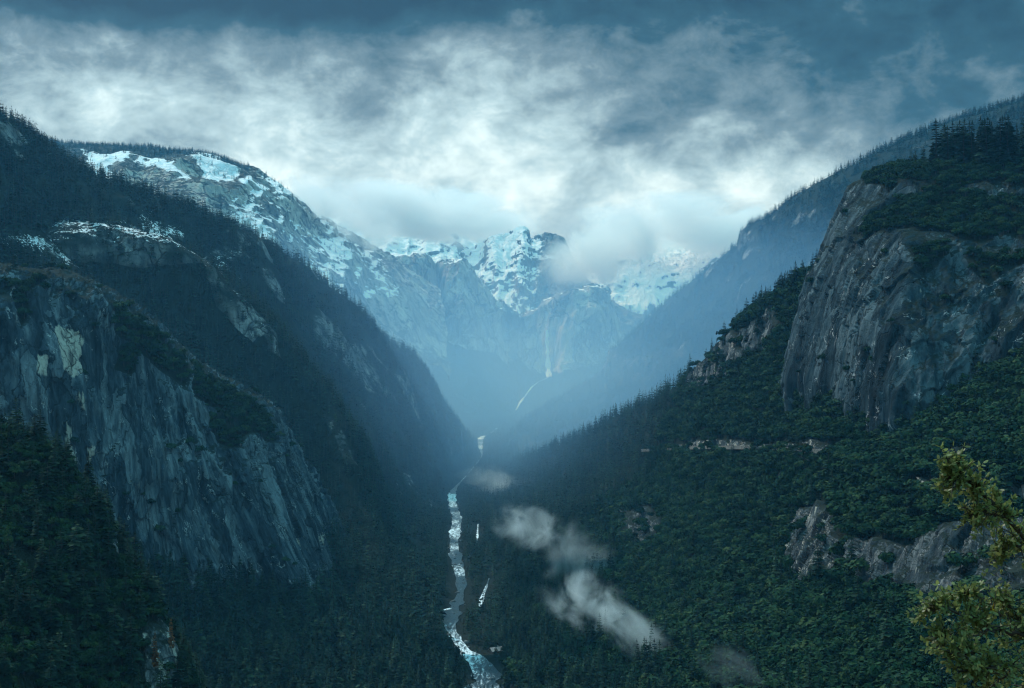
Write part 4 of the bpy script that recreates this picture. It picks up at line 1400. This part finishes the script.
mist(528, 527, 1950, 100, 56, 240, 0.017, 'bright patch of mist lying over the valley trees by the river', seed=1.2, roll=0.2, thr=2.1)
mist(580, 556, 1750, 120, 84, 240, 0.008, 'thinner mist joining the bright patch to the long slanting wisp', seed=2.9, roll=0.7, thr=2.2)
mist(585, 600, 1450, 130, 74, 220, 0.023, 'dense head of the mist wisp low on the right slope', seed=4.4, roll=0.5, thr=2.05)
mist(642, 637, 1250, 200, 50, 190, 0.023, 'long tail of mist trailing down across the right slope', seed=6.3, roll=0.52, thr=2.1)
mist(505, 480, 3300, 140, 44, 400, 0.006, 'thin veil of mist across the far river', seed=7.7, roll=0.05)
mist(735, 668, 900, 130, 60, 140, 0.005, 'faint wisp of mist among the oaks at the bottom of the slope', seed=9.1, roll=0.4)
mist(465, 400, 5000, 720, 225, 6800, 0.00019, 'soft blue mist filling the far end of the valley', nscale=1.0, thr=0.2, soft=1.0, wn=1.0, seed=2.0, col=(0.36, 0.64, 1.0, 1))
mist(520, 368, 4800, 1900, 400, 7000, 0.00027, 'broad blue haze hanging between the far mountains', nscale=1.0, thr=0.2, soft=1.0, wn=1.0, seed=3.0, col=(0.30, 0.60, 1.0, 1))
# cloud shreds caught on the peaks
mist(604, 252, 8500, 165, 100, 900, 0.010, 'white cloud shred clinging beside the notched peak', seed=11.3, roll=-0.4, thr=2.0, soft=1.2)
mist(420, 213, 9300, 320, 80, 1200, 0.011, 'white cloud shred drifting along the ridge left of the notched peak', seed=13.9, roll=0.1, thr=2.0, soft=1.2)
mist(345, 212, 6500, 180, 76, 800, 0.008, 'white cloud shred trailing off the end of the snow patched dome', seed=15.2, roll=0.5, thr=2.1, soft=1.2)
mist(690, 224, 10300, 300, 84, 1200, 0.011, 'white cloud bank above the snowfields at the valley head', seed=17.5, thr=2.0, soft=1.2)

# ------------------------------------------------------------------ haze
HB = box(-9000, 9000, -600, 12400, -8, 1420)
hm, nt = new_mat('haze')
g = G(nt)
pv = g.n('ShaderNodeVolumePrincipled', ins={'Color': (0.18, 0.60, 1.0, 1), 'Density': 0.000034, 'Anisotropy': 0.35, 'Absorption Color': (1, 1, 1, 1)})
g.out(pv.outputs[0], vol=True)
hz_o = obj('haze', mesh_from('haze', HB[0], HB[1], hm, smooth=False))
tag(hz_o, 'blue haze filling the valley air', 'haze', kind='stuff')

# ------------------------------------------------------------------ sky
w = bpy.data.worlds.new('World')
SC.world = w
w.use_nodes = True
nt = w.node_tree
nt.nodes.clear()
g = G(nt)
SUN_EL, SUN_AZ = math.radians(48), math.radians(-42)       # azimuth from the view direction, to the left
sky = g.n('ShaderNodeTexSky', sky_type='NISHITA')
sky.sun_disc = False
sky.sun_elevation = SUN_EL
sky.sun_rotation = SUN_AZ
tc = g.n('ShaderNodeTexCoord').outputs['Generated']
sp = g.n('ShaderNodeSeparateXYZ', ins={0: tc})
X, Yc, Z = sp.outputs
zc = g.math('MAXIMUM', Z, 0.0)
az = g.math('ARCTAN2', X, Yc)
el = g.math('ARCSINE', Z)
inv = g.math('DIVIDE', 1.0, g.math('ADD', zc, 0.10))
cp = g.n('ShaderNodeCombineXYZ', ins={0: g.math('MULTIPLY', X, inv), 1: g.math('MULTIPLY', Yc, inv), 2: 0.35}).outputs[0]
cp = g.stretch(tc, (1.0, 1.0, 1.5))
n1 = g.noise(cp, 8.0, 13, 0.66, 0.12)
n2 = g.noise(g.n('ShaderNodeVectorMath', operation='ADD', ins={0: cp, 1: (7.3, 2.1, 0)}).outputs[0], 22.0, 9, 0.62, 0.3)


def lobe(pxc, pyc, wx, wy):
    a0, e0 = math.atan((pxc - CX) / F), math.atan((CY - pyc) / F)
    sa, se = wx / F, wy / F
    da = g.math('DIVIDE', g.math('SUBTRACT', az, a0), sa)
    de = g.math('DIVIDE', g.math('SUBTRACT', el, e0), se)
    return g.math('EXPONENT', g.math('MULTIPLY', g.math('ADD', g.math('MULTIPLY', da, da), g.math('MULTIPLY', de, de)), -0.5))


def add(*xs):
    r = xs[0]
    for x in xs[1:]:
        r = g.math('ADD', r, x)
    return r


br = add(0.41,
         g.math('MULTIPLY', lobe(520, 195, 240, 55), 0.32),
         g.math('MULTIPLY', lobe(600, 110, 200, 50), 0.04),
         g.math('MULTIPLY', lobe(330, 120, 240, 45), 0.10),
         g.math('MULTIPLY', lobe(60, 110, 90, 30), 0.10),
         g.math('MULTIPLY', lobe(170, 2, 280, 26), -0.46),
         g.math('MULTIPLY', lobe(930, 50, 190, 75), -0.25),
         g.math('MULTIPLY', lobe(560, -12, 420, 26), -0.20),
         g.math('MULTIPLY', lobe(420, 80, 60, 24), 0.06),
         g.math('MULTIPLY', lobe(640, 140, 60, 20), -0.14),
         g.math('MULTIPLY', lobe(680, 195, 90, 30), 0.12),
         g.math('MULTIPLY', g.math('SUBTRACT', n1, 0.5), 0.9),
         g.math('MULTIPLY', g.math('SUBTRACT', n2, 0.5), 0.75))
cc = g.ramp(br, [(0.0, (0.001, 0.012, 0.022)), (0.22, (0.010, 0.042, 0.062)), (0.45, (0.105, 0.16, 0.185)), (0.68, (0.30, 0.42, 0.45)), (0.88, (0.56, 0.70, 0.71)), (1.0, (0.78, 0.88, 0.87))])
over = g.map01(el, 0.27, 0.75)
cc = g.mix(over, cc, g.mix(g.map01(n1, 0.3, 0.7), (0.07, 0.42, 0.57), (0.29, 0.76, 0.93)))
clb = g.n('ShaderNodeBackground', ins={'Color': cc, 'Strength': 1.0})
skb = g.n('ShaderNodeBackground', ins={'Color': sky.outputs[0], 'Strength': 0.05})
ms = g.n('ShaderNodeMixShader', ins={0: 0.93, 1: skb.outputs[0], 2: clb.outputs[0]})
wo = g.n('ShaderNodeOutputWorld')
nt.links.new(ms.outputs[0], wo.inputs[0])

# ------------------------------------------------------------------ sun, camera, render
sd = bpy.data.lights.new('sun', 'SUN')
sd.energy = 1.5
sd.angle = math.radians(14)
sd.color = (1.0, 0.98, 0.95)
so_ = obj('sun', sd)
dirv = Vector((math.sin(SUN_AZ) * math.cos(SUN_EL), math.cos(SUN_AZ) * math.cos(SUN_EL), math.sin(SUN_EL)))
so_.rotation_euler = (-dirv).to_track_quat('-Z', 'Y').to_euler()
so_.location = (0, 0, 900)
cd = bpy.data.cameras.new('camera')
cd.sensor_width = 36.0
cd.lens = 36.0 * F / 1024.0
cd.clip_start = 0.5
cd.clip_end = 60000
co = obj('camera', cd)
co.location = (0, 0, CAMZ)
co.rotation_euler = (math.radians(90), 0, 0)
SC.camera = co
SC.view_settings.view_transform = 'Standard'
SC.view_settings.look = 'None'
SC.view_settings.exposure = 0.85
SC.view_settings.gamma = 1.0
cy = SC.cycles
cy.use_denoising = True
cy.denoiser = 'OPENIMAGEDENOISE'
cy.max_bounces = 8
cy.diffuse_bounces = 2
cy.glossy_bounces = 2
cy.transparent_max_bounces = 4
cy.volume_bounces = 6

cy.filter_width = 1.2
cy.use_adaptive_sampling = True
cy.adaptive_threshold = 0.01
